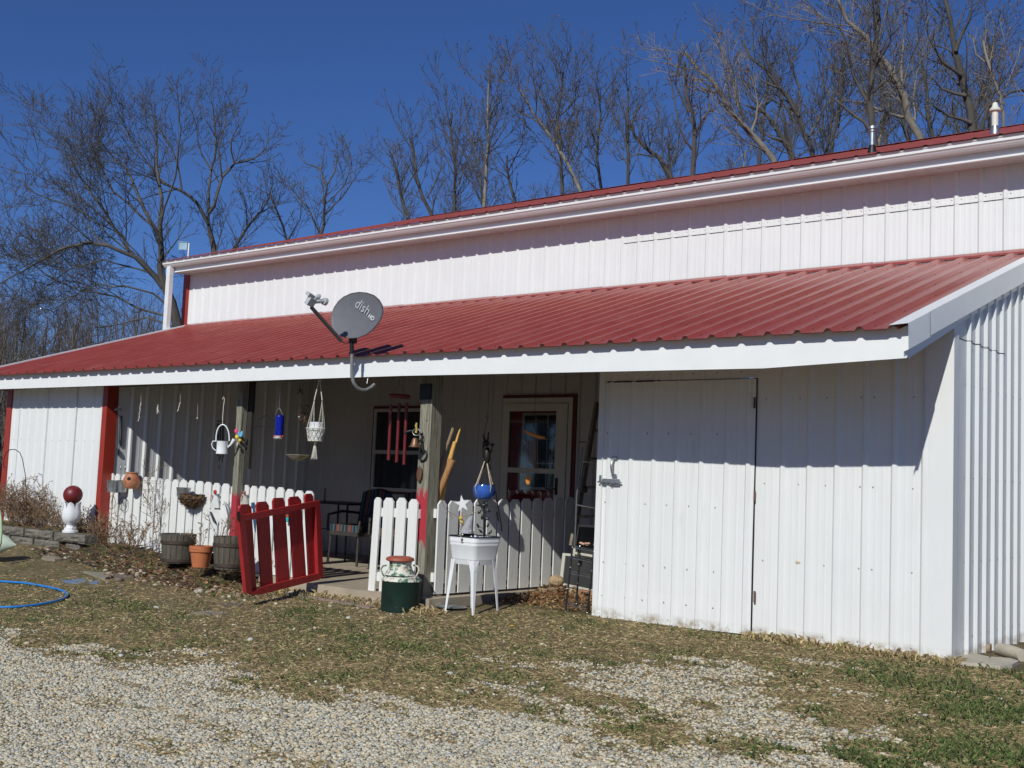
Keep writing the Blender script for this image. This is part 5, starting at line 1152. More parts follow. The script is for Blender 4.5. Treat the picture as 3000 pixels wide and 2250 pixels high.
# flat stones right of the shed corner
m_lime = M('limestone_flag', (.46, .41, .32), .9, var=.15, scale=6, bump=.5, bscale=30)
slabp('flagstone', 'large pale flat stone at the right corner of the shed', 'stepping stone', [(2792, 1938), (2830, 1918), (2898, 1934), (2896, 1942), (2868, 1954), (2810, 1950)], .05, m_lime, lift=.02)
slabp('flagstone', 'pale flat stone cut by the right edge of the photo', 'stepping stone', [(2872, 1955), (2905, 1934), (2960, 1938), (2985, 1946), (2965, 1958), (2930, 1962)], .05, m_lime, lift=.02)
def log(u0, v0, u1, v1, r, label, mat):
    a, b = G(u0, v0), G(u1, v1); mb = MB(); mb.tube([a+Vector((0, 0, r*.8)), (a+b)/2+Vector((0, 0, r*.85)), b+Vector((0, 0, r*.8))], [r, r*1.05, r*.95], 10); return one('log', label, 'log', mb, mat, a)
log(2818, 1903, 2903, 1912, .04, 'dark split log lying at the foot of the side wall', m_greywood); log(2930, 1918, 2998, 1938, .05, 'pale log lying by the right edge of the photo', m_lime)
# stone and brick by the ladder rack
g = A(1622, 1708, Y=1.05); g.z = -.03; g.x = max(g.x, -4.36); mb = MB(); mb.ball(Vector((g.x, g.y, A(1622, 1702, Y=1.05).z)), (.085, .08, .065), 14); one('field_stone', 'round tan stone sitting on the leaf pile at the fence end', 'stone', mb, M('tan_stone', (.42, .30, .17), .9, var=.3, scale=14, bump=1, bscale=24, bdist=.04), g)
g = A(1722, 1742, Y=1.1); gz = float(zg(g.x, g.y)); mb = MB(); mb.bb(g.x-.13, g.x+.16, 1.1, 1.2, gz, gz+.085); mb.m = 1; mb.bb(g.x-.04, g.x+.0, 1.09, 1.099, gz+.03, gz+.07)
one('clay_block', 'orange clay block with a square hole behind the wire rack', 'brick', mb, [M('clay', (.42, .20, .12), .9), m_dark], (g.x, 1.1, gz))

# ------------------------------------------------------------------ hanging things
YH = -.80
m_string = M('dark_string', (.03, .028, .025), .8); m_wst = M('pale_string', (.55, .53, .47), .8)
def hang(mb, p, r=.002, top=2.16): p = Vector(p); mb.tube([p, (p.x, p.y, top)], r, 4)
D = dep(A(345, 1200, Y=-.5)); t = thing('wind_chime', 'dark tube wind chime with a pale bird shaped cap by the red corner post', 'wind chime', pt(345, 1200, D))
mb = MB(); mb.lathe(pt(345, 1202, D), [(.055, -.004), (.045, .012), (.012, .028)], 16); mb.ball(pt(350, 1192, D), (.045, .015, .02), 10, Matrix.Rotation(-.5, 3, 'Y')); mb.build('cap', m_rope, t)
mb = MB(); hang(mb, pt(345, 1190, D)); mb.tube([pt(345, 1200, D), pt(346, 1320, D)], .0015, 4); mb.build('string', m_string, t)
for k, (u, v0, v1) in enumerate([(337, 1216, 1283), (343, 1218, 1295), (349, 1216, 1302), (354, 1218, 1305), (340, 1219, 1270)]):
    o_ = Rr @ Vector((0, .03*(k % 2), 0)); mb = MB(); mb.tube([pt(u, v0, D)+o_, pt(u-1, v1, D)+o_], .0085, 8); mb.build('tube', m_steel if k == 2 else m_black, t)
mb = MB(); mb.ball(pt(347, 1325, D), (.022, .004, .045), 12); mb.build('striker', m_black, t)
GI = 'small ornaments hanging on strings under the eave'
for u, v0, v1, lb, kind in ((410, 1150, 1234, 'long cream twisted ornament hanging nearest the left wind chime', 0), (463, 1185, 1212, 'tiny white figure hanging second of the eave ornaments', 1), (525, 1150, 1205, 'white beaded ornament third of the eave strings', 0), (580, 1185, 1230, 'small bead on a thread, fourth of the eave strings', 2)):
    D = dep(A(u, 1180, Y=YH)); mb = MB(); hang(mb, pt(u+3, v0, D), .0015); mb.m = 1
    if kind == 0: n = 9; vs = [pt(u+3-7*i/n+sin(i*2)*1.2, v0+28*(kind == 0)+(v1-v0-28)*i/n, D) for i in range(n+1)]; mb.tube(vs, [.004+.003*(i % 2) for i in range(n+1)], 6); mb.tube([pt(u+3, v0, D), vs[0]], .002, 4)
    elif kind == 1: mb.tube([pt(u, v0, D), pt(u-1, v0+12, D), pt(u-2, v1, D)], [.004, .010, .006], 8); mb.tube([pt(u-1, v0+12, D), pt(u+3, v1-4, D)], [.006, .004], 6)
    else: mb.tube([pt(u, v0, D), pt(u-2, v1-8, D)], .0016, 4); mb.ball(pt(u-2, v1-5, D), (.007, .007, .015), 8)
    one('hanging_ornament', lb, 'ornament', mb, [m_string, m_rope], pt(u, v1, D), GI)
# watering can
D = dep(A(650, 1300, Y=YH)); t = thing('watering_can', 'white enamel watering can planter hanging from a twisted hook', 'watering can', pt(650, 1330, D))
mb = MB(); lpx(mb, 650, D, [(17, 1330), (17.5, 1326), (16.5, 1323), (16.5, 1294), (17.5, 1292), (15, 1293), (14.5, 1310), (1, 1311)], 24); mb.build('can_body', m_enamel, t)
mb = MB(); mb.tube([pt(633+19.5-19.5*cos(pi*i/12), 1292-(0 if i in (0, 12) else 48*sin(pi*i/12)**.8), D) for i in range(13)], .008, 8); mb.build('bail', m_enamel, t)
mb = MB(); mb.tube([pt(633, 1293, D), pt(624, 1292, D), pt(620, 1301, D), pt(623, 1312, D), pt(632, 1320, D)], .006, 8); mb.build('can_handle', m_enamel, t)
mb = MB(); mb.tube([pt(665, 1312, D), pt(676, 1303, D), pt(687, 1287, D)], [.009, .012, .024], 12); mb.build('spout', m_enamel, t)
mb = MB(); mb.tube([pt(652, 1244, D), pt(653, 1215, D), pt(655, 1190, D), pt(658, 1170, D), pt(655, 1163, D), pt(652, 1170, D)], .005, 6); mb.m = 1; hang(mb, pt(653, 1163, D)); mb.build('hook', [m_rope, m_string], t)
D = dep(A(645, 1320, Y=-.1)); t = thing('wind_chime', 'black tube wind chime hanging behind the white watering can', 'wind chime', pt(645, 1300, D)); mb = MB(); mb.lathe(pt(646, 1236, D), [(.05, 0), (.05, .012)], 14); hang(mb, pt(646, 1236, D)); mb.build('cap', m_black, t)
for u, v in ((637, 1336), (641, 1352), (646, 1345), (651, 1354), (655, 1340)): mb = MB(); mb.tube([pt(u, 1240, D), pt(u, v, D)], .007, 6); mb.build('tube', m_black, t)
mb = MB(); mb.tube([pt(645, 1240, D), pt(643, 1368, D)], .0015, 4); mb.ball(pt(642, 1368, D), (.018, .004, .03), 10); mb.build('striker', m_black, t)
# bee and flower ornament
D = dep(A(697, 1280, Y=YP-.06)); t = thing('bee_ornament', 'bright pink, yellow and blue bee and flower ornament hanging at the grey post', 'ornament', pt(697, 1280, D))
RX = lambda a: Rr @ Matrix.Rotation(a, 3, 'Y')
for nm, u, v, r, a, mt in (('flower', 692, 1263, (.022, .008, .026), 0, M('pink_felt', (.75, .06, .22), .7)), ('bee_head', 694, 1280, (.020, .012, .022), 0, M('yellow_felt', (.85, .62, .04), .7)), ('bee_body', 703, 1290, (.018, .012, .018), 0, M('gold_felt', (.75, .50, .03), .7)), ('wing', 707, 1272, (.014, .003, .036), .2, M('blue_wing', (.12, .45, .75), .4)), ('wing', 700, 1272, (.010, .003, .030), -.3, M('blue_wing_b', (.12, .45, .75), .4)), ('tassel', 695, 1302, (.008, .006, .026), 0, m_rope)):
    mb = MB(); mb.ball(pt(u, v, D), r, 14, RX(a)); mb.build(nm, mt, t)
mb = MB(); mb.tube([pt(693, 1260, D), pt(694, 1190, D)], .0018, 4); mb.build('string', m_wst, t)
# hook on post, clothes hanger
D = dep(A(722, 1240, Y=YP+.1)); mb = MB(); mb.tube([pt(725, 1216, D), pt(723, 1225, D), pt(715, 1240, D), pt(724, 1252, D), pt(733, 1266, D)], [.010, .012, .015, .012, .008], 8); one('iron_bracket', 'bent grey iron bracket fixed to the side of the grey post', 'bracket', mb, m_steel, pt(722, 1240, D))
D = dep(A(775, 1240, Y=.1)); mb = MB(); mb.tube([pt(741, 1241, D), pt(748, 1233, D), pt(768, 1225, D), pt(776, 1218, D), pt(784, 1218, D), pt(795, 1227, D), pt(806, 1232, D)], .005, 6); mb.tube([pt(741, 1258, D), pt(744, 1250, D), pt(806, 1249, D)], .005, 6); mb.m = 1; hang(mb, pt(780, 1218, D), .0015)
one('wire_hanger', 'pale blue wire hanger hanging left of the blue feeder', 'hanger', mb, [M('grey_blue_wire', (.22, .27, .29), .5), m_string], pt(775, 1240, D))
# humming bird feeder
D = dep(A(817, 1240, Y=YH)); t = thing('bird_feeder', 'cobalt blue glass hummingbird feeder with a red flowered base', 'bird feeder', pt(817, 1288, D))
mb = MB(); lpx(mb, 817, D, [(12.5, 1277), (13, 1220), (11, 1216)], 16); mb.build('bottle', M('cobalt_glass', (.006, .012, .22), .08, var=.4, scale=30), t)
mb = MB(); lpx(mb, 815, D, [(12, 1287), (15, 1284), (14, 1277), (9, 1275)], 18); mb.build('feeder_base', M('base_grey', (.45, .42, .40), .4), t)
for u in (803, 809, 822, 828): mb = MB(); mb.ball(pt(u, 1278, D-.04), .009, 8); mb.build('feeder_flower', M('red_orange', (.7, .09, .02), .4), t)
mb = MB(); mb.tube([pt(805, 1217, D), pt(818, 1194, D), pt(830, 1217, D)], .002, 4); hang(mb, pt(818, 1194, D)); mb.build('hanger_wire', m_steel, t)
# glass bowl
D = dep(A(872, 1340, Y=-.55)); t = thing('hanging_glass_bowl', 'shallow amber glass dish hanging on three wires beside the macrame planter', 'hanging bowl', pt(872, 1340, D))
mb = MB(); lpx(mb, 872, D, [(3, 1350), (16, 1347), (28, 1340), (38, 1333), (37, 1332), (27, 1338), (1, 1348)], 28); mb.build('bowl', M('amber_glass', (.34, .31, .20), .2, var=.4, scale=14, col2=(.4, .2, .05), a=.62, b=.7), t)
mb = MB(); ap = pt(877, 1224, D)
for u in (838, 872, 905): mb.tube([pt(u, 1333, D+.06*(u == 872)), ap], .0012, 4)
hang(mb, ap, .0012); mb.build('wire', m_string, t); mb = MB(); mb.ball(pt(877, 1222, D), (.018, .018, .012), 10); mb.build('wire_cap', m_steel, t)
# macrame planter
D = dep(A(927, 1250, Y=-.80)); t = thing('macrame_planter', 'cream macrame hanger with a white pot and a long tassel', 'hanging planter', pt(927, 1345, D))
mb = MB(); s_ = S(D); c = pt(926, 1250, D)
lpx(mb, 926, D, [(19, 1292), (23, 1270), (23.5, 1256), (21, 1244), (22.5, 1241), (22, 1237), (19, 1238), (18, 1250), (1, 1251)], 24); mb.build('pot', m_enamel, t)
mb = MB(); zc = lambda v: A(926, v, D=D).z
P_ = lambda a, r, v: Vector((c.x+cos(a)*r*s_, c.y+sin(a)*r*s_, zc(v)))
for k in range(12):
    a = 2*pi*k/12; sd = -1 if cos(a-YAW) < 0 else 1
    tp = pt(921 if sd < 0 else 944, 1172, D); mb.tube([P_(a, 27, 1256), tp], .0025, 4)
    for s2 in (-1, 1): mb.tube([P_(a+s2*j*.13*pi/2.2, 27-j*1.6, 1256+j*9) for j in range(5)], .0038, 5)
for v, r in ((1256, 28), (1292, 20)): mb.tube([P_(2*pi*i/24, r+rnd.uniform(-.6, .6), v) for i in range(25)], .006, 6)
for (u0, u1) in ((921, 933), (944, 938)): mb.tube([pt(u0, 1172, D), pt(u1, 1122, D), pt(936, 1080, D)], [.007, .005, .004], 6)
mb.tube([P_(0, 0, 1292), P_(0, 0, 1308)], [.014, .010], 10); mb.build('cord_net', m_rope, t)
mb = MB()
for k in range(26): a = k*2.4; r = .4+.6*(k/26); mb.tube([P_(a, 3, 1306), P_(a, 7*r, 1325), P_(a, 11*r, 1344+rnd.uniform(-3, 3))], .003, 4)
mb.build('tassel', m_rope, t)
# vines
def strings(name, label, cat, box, n, mat, Y, seed, loc, r=.0022):
    R_ = random.Random(seed); D = dep(A((box[0]+box[2])/2, box[1], Y=Y)); mb = MB(); c_ = ((box[0]+box[2])/2, (box[1]+box[3])/2)
    for i in range(n):
        p = [(c_[0], c_[1])]; a = R_.uniform(0, 6.28)
        for j in range(5): a += R_.uniform(-.8, .8); p.append((min(max(p[-1][0]+cos(a)*(box[2]-box[0])/7, box[0]), box[2]), min(max(p[-1][1]+sin(a)*(box[3]-box[1])/7, box[1]), box[3])))
        mb.tube([pt(u, v, D+R_.uniform(-.03, .03)) for u, v in p], r, 4)
    hang(mb, pt(c_[0], c_[1], D), .0012); return one(name, label, cat, mb, mat, pt(c_[0], c_[1], D))
strings('dried_vine', 'reddish dried vine hanging just left of the macrame planter', 'dried plant', (872, 1185, 912, 1240), 26, M('red_brown_vine', (.20, .10, .06), .9), -.5, 3, 0)
strings('trailing_plant', 'small sparse green plant hanging under the eave near the vine', 'plant', (870, 1122, 888, 1162), 16, M('thin_green_leaf', (.06, .10, .02), .8), -.7, 4, 0)
# red chime
D = dep(A(1170, 1250, Y=-.45)); t = thing('wind_chime', 'large dark red wind chime with an oval top and three thick tubes', 'wind chime', pt(1170, 1260, D))
mb = MB(); lpx(mb, 1170, D, [(26, 1167), (32, 1163), (33, 1160), (30, 1156), (8, 1154)], 28); m_rc = M('dark_red_lacquer', (.17, .022, .026), .35); mb.build('cap', m_rc, t)
for u0, v0, u1, v1, o_ in ((1146, 1185, 1139, 1348, -.03), (1169, 1180, 1161, 1354, .05), (1192, 1180, 1184, 1361, -.02)): mb = MB(); off_ = Rr @ Vector((0, o_, 0)); mb.tube([pt(u0, v0, D)+off_, pt(u1, v1, D)+off_], 4.7*S(D), 14); mb.build('tube', m_rc, t)
mb = MB(); 
for u in (1146, 1192): mb.tube([pt(u, 1185, D), pt(u, 1164, D)], .0012, 4); mb.tube([pt(u, 1157, D), pt(1170, 1125, D)], .0012, 4)
hang(mb, pt(1170, 1125, D), .0018); mb.build('string', m_string, t)
# bell on the post
D = dep(A(1218, 1290, Y=YP-.10)); t = thing('dinner_bell', 'small rusty bell with a rope pull hanging on the weathered post', 'bell', pt(1215, 1305, D))
mb = MB(); lpx(mb, 1215, D, [(18, 1310), (16, 1307), (11, 1298), (9, 1287), (6, 1283), (1, 1281)], 20, cap=False); mb.build('bell_body', M('rusty_bell', (.24, .13, .08), .45, .6, var=.4, scale=30), t)
mb = MB(); mb.tube([pt(1184, 1273, D), pt(1190, 1265, D), pt(1204, 1262, D), pt(1220, 1266, D), pt(1238, 1274, D+.05)], [.008, .011, .012, .011, .012], 8); mb.build('bracket', m_black, t)
mb = MB(); mb.tube([pt(1219, 1268, D-.02), pt(1221, 1256, D-.02), pt(1219, 1248, D-.02), pt(1221, 1239, D-.02)], [.012, .009, .012, .009], 8); mb.build('rope_pull', M('yellow_rope', (.55, .40, .10), .8, bump=1, bscale=90), t)
mb = MB(); mb.ring(pt(1220, 1266, D-.02), .036, .0035, -Rr.col[1]+Vector((0, 0, .5)), 20); mb.build('ring', m_steel, t)
mb = MB(); f_ = YP-.012; c_ = A(1239, 1335, Y=f_); mb.ring(c_, .05, .012, (0, 1, 0), 16, 6, -2.2, 2.2); mb.tube([c_+Vector((-.0, 0, .02)), A(1236, 1290, Y=f_-.01)], [.02, .014], 8); one('horseshoe', 'black iron horseshoe and hook nailed to the weathered post', 'horseshoe', mb, m_black, c_)
c_ = A(1228, 1388, Y=YP-.03); mb = MB(); mb.ball(c_, (.034, .008, .075), 20, Matrix.Rotation(.05, 3, 'Y')); mb.ring(c_-Vector((0, .004, 0)), .01, .003, (0, 1, 0), 8); one('rusty_disc', 'rusty brown oval disc hanging low on the weathered post', 'ornament', mb, M('rust_brown', (.12, .055, .03), .7, var=.3), c_)
# leaning sticks
D = dep(A(1300, 1400, Y=-.35)); GS = 'sticks leaning behind the right fence'
mb = MB(); mb.tube([pt(1329, 1251, D), pt(1312, 1300, D), pt(1296, 1345, D+.02), pt(1283, 1400, D+.04), pt(1262, 1560, D+.08)], [5.2*S(D), 4.6*S(D), 5*S(D), 4.4*S(D), 5*S(D)], 10); one('leaning_stick', 'grey barked stick, leftmost behind the right fence', 'stick', mb, m_greywood, pt(1283, 1400, D), GS)
mb = MB(); mb.tube([pt(1351, 1249, D-.05), pt(1342, 1275, D-.05), pt(1336, 1296, D-.05)], [2*S(D), 3.4*S(D), 4*S(D)], 6); mb.tube([pt(1333, 1294, D-.05), pt(1318, 1348, D-.05), pt(1290, 1480, D-.02)], [6*S(D), 7.5*S(D), 7*S(D)], 7); one('leaning_stick', 'splintered yellow stick with a thin broken tip behind the right fence', 'stick', mb, m_yellowwood, pt(1300, 1460, D), GS)
mb = MB(); mb.tube([pt(1325, 1347, D-.12), pt(1310, 1385, D-.12), pt(1290, 1435, D-.1), pt(1268, 1520, D-.06), pt(1262, 1590, D)], [11*S(D), 9.5*S(D), 9*S(D), 9*S(D), 9*S(D)], 14); one('leaning_log', 'thick smooth brown log leaning between the post and the right fence', 'log', mb, M('brown_bare_wood', (.40, .20, .075), .6, var=.25, scale=9, stretch=(3, 3, .6)), pt(1280, 1480, D), GS)
# frog plant hanger with blue pot
D = dep(A(1417, 1430, Y=-.05)); t = thing('hanging_blue_pot', 'glazed blue pot in a braided rope hanger below a dark frog figure', 'hanging planter', pt(1417, 1462, D))
mb = MB(); lpx(mb, 1417, D, [(18, 1463), (27, 1458), (33, 1444), (33, 1430), (30, 1421), (32, 1418), (29, 1419), (28, 1430), (1, 1432)], 28); mb.build('pot', m_blueg, t)
mb = MB(); c = pt(1417, 1430, D); ap = pt(1424, 1340, D)
for a, v in ((-2.4, 1428), (-.9, 1428), (.6, 1426), (2.2, 1426)):
    q_ = Vector((c.x, c.y, 0))+Rr @ Vector((cos(a)*34*S(D), sin(a)*34*S(D), 0)); q_.z = A(1417, v, D=D).z; mb.tube([ap+(q_-ap)*i/10+Vector((.003*(i % 2), 0, 0)) for i in range(11)], [.005+.002*(i % 2) for i in range(11)], 6); bt = Vector((c.x, c.y, A(1417, 1466, D=D).z)); mb.tube([q_, q_+(bt-q_)*.5+(q_-Vector((c.x, c.y, q_.z)))*.35, bt], .004, 5)
mb.build('rope', M('braided_rope', (.50, .42, .30), .9, var=.4, scale=60), t)
mb = MB(); RM = Rr; mb.ball(pt(1424, 1298, D), (.034, .03, .036), 12, RM); mb.ball(pt(1427, 1335, D), (.036, .03, .085), 12, RM)
for pl in ([(1420, 1290), (1416, 1280), (1415, 1272)], [(1430, 1288), (1430, 1275), (1432, 1266)], [(1434, 1330), (1440, 1322), (1443, 1306), (1442, 1298)], [(1442, 1306), (1447, 1300)], [(1442, 1306), (1437, 1299)], [(1422, 1355), (1418, 1372)], [(1432, 1360), (1437, 1376)], [(1417, 1300), (1414, 1340)]): mb.tube([pt(u, v, D) for u, v in pl], [.010, .007, .006, .006][:len(pl)], 6)
mb.build('frog_figure', M('dark_bronze', (.022, .019, .014), .5, .3), t)
mb = MB(); mb.tube([pt(1421, 1290, D), pt(1420, 1262, D), pt(1429, 1225, D), pt(1430, 1216, D), pt(1426, 1217, D), pt(1424, 1224, D)], .003, 6); hang(mb, pt(1429, 1217, D), .002); mb.build('hook', m_string, t)
# bamboo chime
D = dep(A(1560, 1330, Y=.30)); t = thing('wind_chime', 'small chime with an orange wood bar, thin tubes and an orange disc before the door', 'wind chime', pt(1560, 1330, D))
mb = MB(); mb.tube([pt(1537+i*10, 1262+20*sin(i*.26), D) for i in range(7)], [3*S(D), 4.5*S(D), 5*S(D), 5*S(D), 5*S(D), 4.5*S(D), 3.5*S(D)], 10); mb.build('bar', m_orange, t)
for i in range(7): mb = MB(); u = 1542+i*5.4; mb.tube([pt(u, 1290, D+.02*(i % 2)), pt(u, 1343+i*5.5, D+.02*(i % 2))], .0042, 6); mb.build('tube', M('copper_tube', (.30, .16, .11), .35, .7), t)
mb = MB(); mb.ball(pt(1547, 1405, D), (7*S(D), .004, 15*S(D)), 18, Rr); mb.build('disc', m_orange, t)
mb = MB(); mb.tube([pt(1547, 1290, D), pt(1547, 1392, D)], .001, 4); mb.tube([pt(1550, 1268, D), pt(1567, 1210, D), pt(1590, 1280, D)], .0012, 4); hang(mb, pt(1567, 1210, D), .0025); mb.build('string', m_string, t)

# ------------------------------------------------------------------ furniture on the porch
def stripes():
    m, t_, p = nodes('striped_cushion'); g_ = t_.nodes.new('ShaderNodeTexCoord'); sp = t_.nodes.new('ShaderNodeSeparateXYZ'); t_.links.new(g_.outputs['Object'], sp.inputs[0])
    mu = t_.nodes.new('ShaderNodeMath'); mu.operation = 'MULTIPLY'; t_.links.new(sp.outputs[0], mu.inputs[0]); mu.inputs[1].default_value = 5.0; fr_ = t_.nodes.new('ShaderNodeMath'); fr_.operation = 'FRACT'; t_.links.new(mu.outputs[0], fr_.inputs[0])
    r = t_.nodes.new('ShaderNodeValToRGB'); r.color_ramp.interpolation = 'CONSTANT'; t_.links.new(fr_.outputs[0], r.inputs[0]); el = r.color_ramp.elements
    while len(el) < 7: el.new(.5)
    for i, c in enumerate([(.05, .11, .13), (.012, .016, .025), (.15, .04, .03), (.14, .10, .06), (.13, .025, .03), (.05, .10, .12), (.015, .015, .025)]): el[i].position = i/7; el[i].color = (*c, 1)
    t_.links.new(r.outputs[0], p.inputs['Base Color']); p.inputs['Roughness'].default_value = .95; return m
m_str = stripes(); m_wick = M('dark_wicker', (.045, .038, .034), .6, var=.4, scale=60, bump=1, bscale=80)
def chair(u, Y, label):
    c = A(u, 1500, Y=Y); c.z = .03; t = thing('wicker_chair', label, 'chair', c, 'dark wicker chairs on the porch'); B0 = Vector((c.x, c.y, .03))
    T = lambda x, y, z: B0+Vector((x, y, z))
    mb = MB(); mb.box(T(0, 0, .38), (.52, .50, .05)); mb.build('seat', m_wick, t)
    mb = MB(); n = 8
    for i in range(n): mb.beam(T(-.24+.48*i/(n-1), .24, .42), T(-.26+.52*i/(n-1), .33, .86-.06*abs(i-3.5)/3.5), .012, .012)
    for k in range(7): z = .46+k*.06; mb.beam(T(-.25, .24+.09*(z-.42)/.44, z), T(.25, .24+.09*(z-.42)/.44, z), .012, .012)
    mb.tube([T(-.27, .24, .40), T(-.28, .33, .80), T(-.12, .36, .90), T(.12, .36, .90), T(.28, .33, .80), T(.27, .24, .40)], .018, 8); mb.build('backrest', m_wick, t)
    for s_ in (-1, 1):
        mb = MB(); mb.tube([T(s_*.27, .27, .62), T(s_*.30, .0, .64), T(s_*.29, -.24, .60), T(s_*.27, -.26, .40)], .017, 8); mb.build('armrest', m_wick, t)
        for y_ in (-.22, .22): mb = MB(); mb.tube([T(s_*.24, y_, .38), T(s_*.26, y_*1.1, .0)], .016, 8); mb.build('leg', m_wick, t)
    mb = MB(); mb.box(T(0, -.01, .44), (.48, .46, .09)); mb.build('seat_cushion', m_str, t)
    mb = MB(); q_ = []
    for i in range(9): x = -.22+.44*i/8; z = .93-.05*(abs(i-4)/4)**2; q_.append(T(x, .26, z))
    mb.prism([T(-.22, .18, .48)]+q_+[T(.22, .18, .48)], (0, .09, .01)); mb.build('back_cushion', m_str, t)
chair(1052, 1.35, 'dark wicker chair with a striped cushion beside the black table'); chair(1178, 1.25, 'wicker chair with a tall striped back cushion behind the short fence panel')
p0, p1 = A(928, 1456, Y=1.75), A(1070, 1452, Y=1.75); t = thing('porch_table', 'black metal table with thin legs at the back of the porch', 'table', (p0.x, 1.75, .03)); zt = .74
mb = MB(); mb.bb(p0.x, p1.x, 1.45, 2.15, zt, zt+.025); mb.build('tabletop', m_black, t)
for x_ in (p0.x+.05, p1.x-.05):
    for y_ in (1.50, 2.10): mb = MB(); mb.tube([(x_, y_, zt), (x_, y_, .03)], .013, 8); mb.build('leg', m_black, t)
mb = MB(); mb.tube([(p0.x+.05, 1.5, .42), (p1.x-.05, 1.5, .42)], .008, 6); mb.tube([(p0.x+.05, 2.1, .42), (p1.x-.05, 2.1, .42)], .008, 6); mb.build('stretcher', m_black, t)
c = Vector(((p0.x+p1.x)/2-.25, 1.7, zt+.026)); mb = MB(); mb.lathe(c, [(.02, 0), (.018, .01), (.009, .015), (.008, .17), (.001, .18)], 12); one('candle', 'thin red candle standing on the black porch table', 'candle', mb, M('dull_red_wax', (.12, .03, .03), .6), c)

# ------------------------------------------------------------------ things on the long fence
Yq = YQ-.10; Dq = dep(A(350, 1430, Y=Yq)); t = thing('bicycle_planter', 'pair of galvanized buckets on a black bicycle frame hung on the long fence', 'planter', pt(350, 1500, Dq))
for u, w_ in ((329, 17), (357, 15)): mb = MB(); Z_ = lambda v: A(u, v, D=Dq).z; c = pt(u, 1442, Dq+.02*(u > 340)); mb.lathe((c.x, c.y, 0), [(w_*.84*S(Dq), Z_(1442)), (w_*S(Dq), Z_(1409)), (w_*1.04*S(Dq), Z_(1407)), (w_*.95*S(Dq), Z_(1409)), (w_*.9*S(Dq), Z_(1415)), (.001, Z_(1416))], 20); mb.build('bucket', m_steel, t)
for u, v, r in ((327, 1472, 27), (361, 1476, 28)):
    mb = MB(); c = pt(u, v, Dq+.04); mb.ring(c, r*.72*S(Dq), .0035, (0, 1, 0), 28)
    for k in range(12): a = k*pi/6; mb.tube([c, c+Vector((cos(a), 0, sin(a)))*r*.72*S(Dq)], .0012, 3)
    mb.build('wheel', m_black, t)
mb = MB(); mb.tube([pt(327, 1472, Dq+.03), pt(335, 1443, Dq+.03), pt(350, 1443, Dq+.03), pt(361, 1476, Dq+.03)], .004, 6); mb.build('frame', m_black, t)
Dj = dep(A(384, 1410, Y=Yq-.02)); t = thing('terracotta_jar', 'round terracotta jar with a hole in its side hung on the long fence', 'pot', pt(384, 1432, Dj))
mb = MB(); lpx(mb, 384, Dj, [(15, 1432), (20, 1426), (24, 1414), (24.5, 1407), (22, 1398), (17, 1391), (16, 1388), (19, 1385), (18, 1383), (12, 1385)], 28, cap=False)
mb.build('jar', M('two_tone_terracotta', (.45, .19, .10), .75, var=.15, scale=20, col2=(.38, .12, .05), a=.5, b=.6), t)
mb = MB(); c_ = pt(384, 1403, Dj)+Rr @ Vector((0, -21*S(Dj), 0)); mb.ball(c_, (.023, .008, .023), 14, Rr); mb.build('hole', m_dark, t)
for u, lb in ((354, 'left glass stake light rising behind the buckets'), (367, 'right glass stake light beside the terracotta jar')):
    Du = dep(A(u, 1380, Y=YQ+.0)); mb = MB(); mb.tube([pt(u-1, 1410, Du-.05), pt(u, 1376, Du-.05)], .0028, 5); mb.ball(pt(u, 1371, Du-.05), (.012, .012, .026), 10); mb.ball(pt(u, 1359, Du-.05), .010, 8); one('stake_light', lb, 'stake light', mb, m_steel, pt(u, 1376, Du), 'stake lights above the buckets')
Du = dep(A(455, 1440, Y=YQ-.035)); mb = MB()
for v in (1408, 1414, 1434, 1438): mb.tube([pt(412, v, Du), pt(506, v+3, Du)], .0022, 4)
for k in range(4):
    for sg in (-1, 1): mb.tube([pt(425+k*22+sg*(2+i*1.3)*sin(i*.55), 1440+i*5, Du) for i in range(11)], .002, 4)
one('wire_rack', 'thin black scrolled wire rack on the long fence beside the jar', 'wire rack', mb, m_black, pt(455, 1440, Du))
Db = dep(A(548, 1460, Y=YQ-.13)); t = thing('coconut_basket', 'brown coconut fibre wall basket on the long fence above the first barrel', 'basket', pt(548, 1488, Db)); c = pt(548, 1447, Db); V = []; n1, n2 = 24, 9; R_ = random.Random(2)
for i in range(n2+1):
    a = (pi/2)*i/n2
    for j in range(n1+1):
        b = pi*j/n1; x_ = cos(b)*cos(a)*50*S(Db); y_ = -sin(b)*cos(a)*.17; z_ = -sin(a)*41*S(Db); k_ = 1+R_.uniform(-.05, .05); V.append(c+Vector((x_*k_, .10+y_*k_, z_*k_)))
mb = MB(); mb.add(V, [(i*(n1+1)+j, i*(n1+1)+j+1, (i+1)*(n1+1)+j+1, (i+1)*(n1+1)+j) for i in range(n2) for j in range(n1)]); mb.add(V[:n1+1], [tuple(range(n1+1))])
for k in range(500): i = R_.randrange(n2*(n1+1)); p = V[i]; mb.tube([p, p+Vector((R_.gauss(0, .02), R_.gauss(-.012, .012), R_.gauss(0, .015)))], .0013, 3)
mb.build('fibre_liner', m_coco, t); mb = MB()
for q_ in (0, .5, 1): i = int(q_*0+q_*5); mb.tube([V[i*(n1+1)+j]+Vector((0, -.006, 0)) for j in range(n1+1)], .003, 5)
mb.build('wire_frame', m_black, t)
c = pt(528, 1455, Db); c.y += .04; mb = MB(); Z_ = lambda v: A(528, v, D=Db).z; mb.lathe((c.x, c.y, 0), [(16*S(Db), Z_(1458)), (21*S(Db), Z_(1430)), (21.5*S(Db), Z_(1428)), (19.5*S(Db), Z_(1430)), (.001, Z_(1436))], 20); one('metal_bucket', 'grey metal bucket sitting in the coconut fibre basket', 'bucket', mb, m_steel, (c.x, c.y, Z_(1458)))
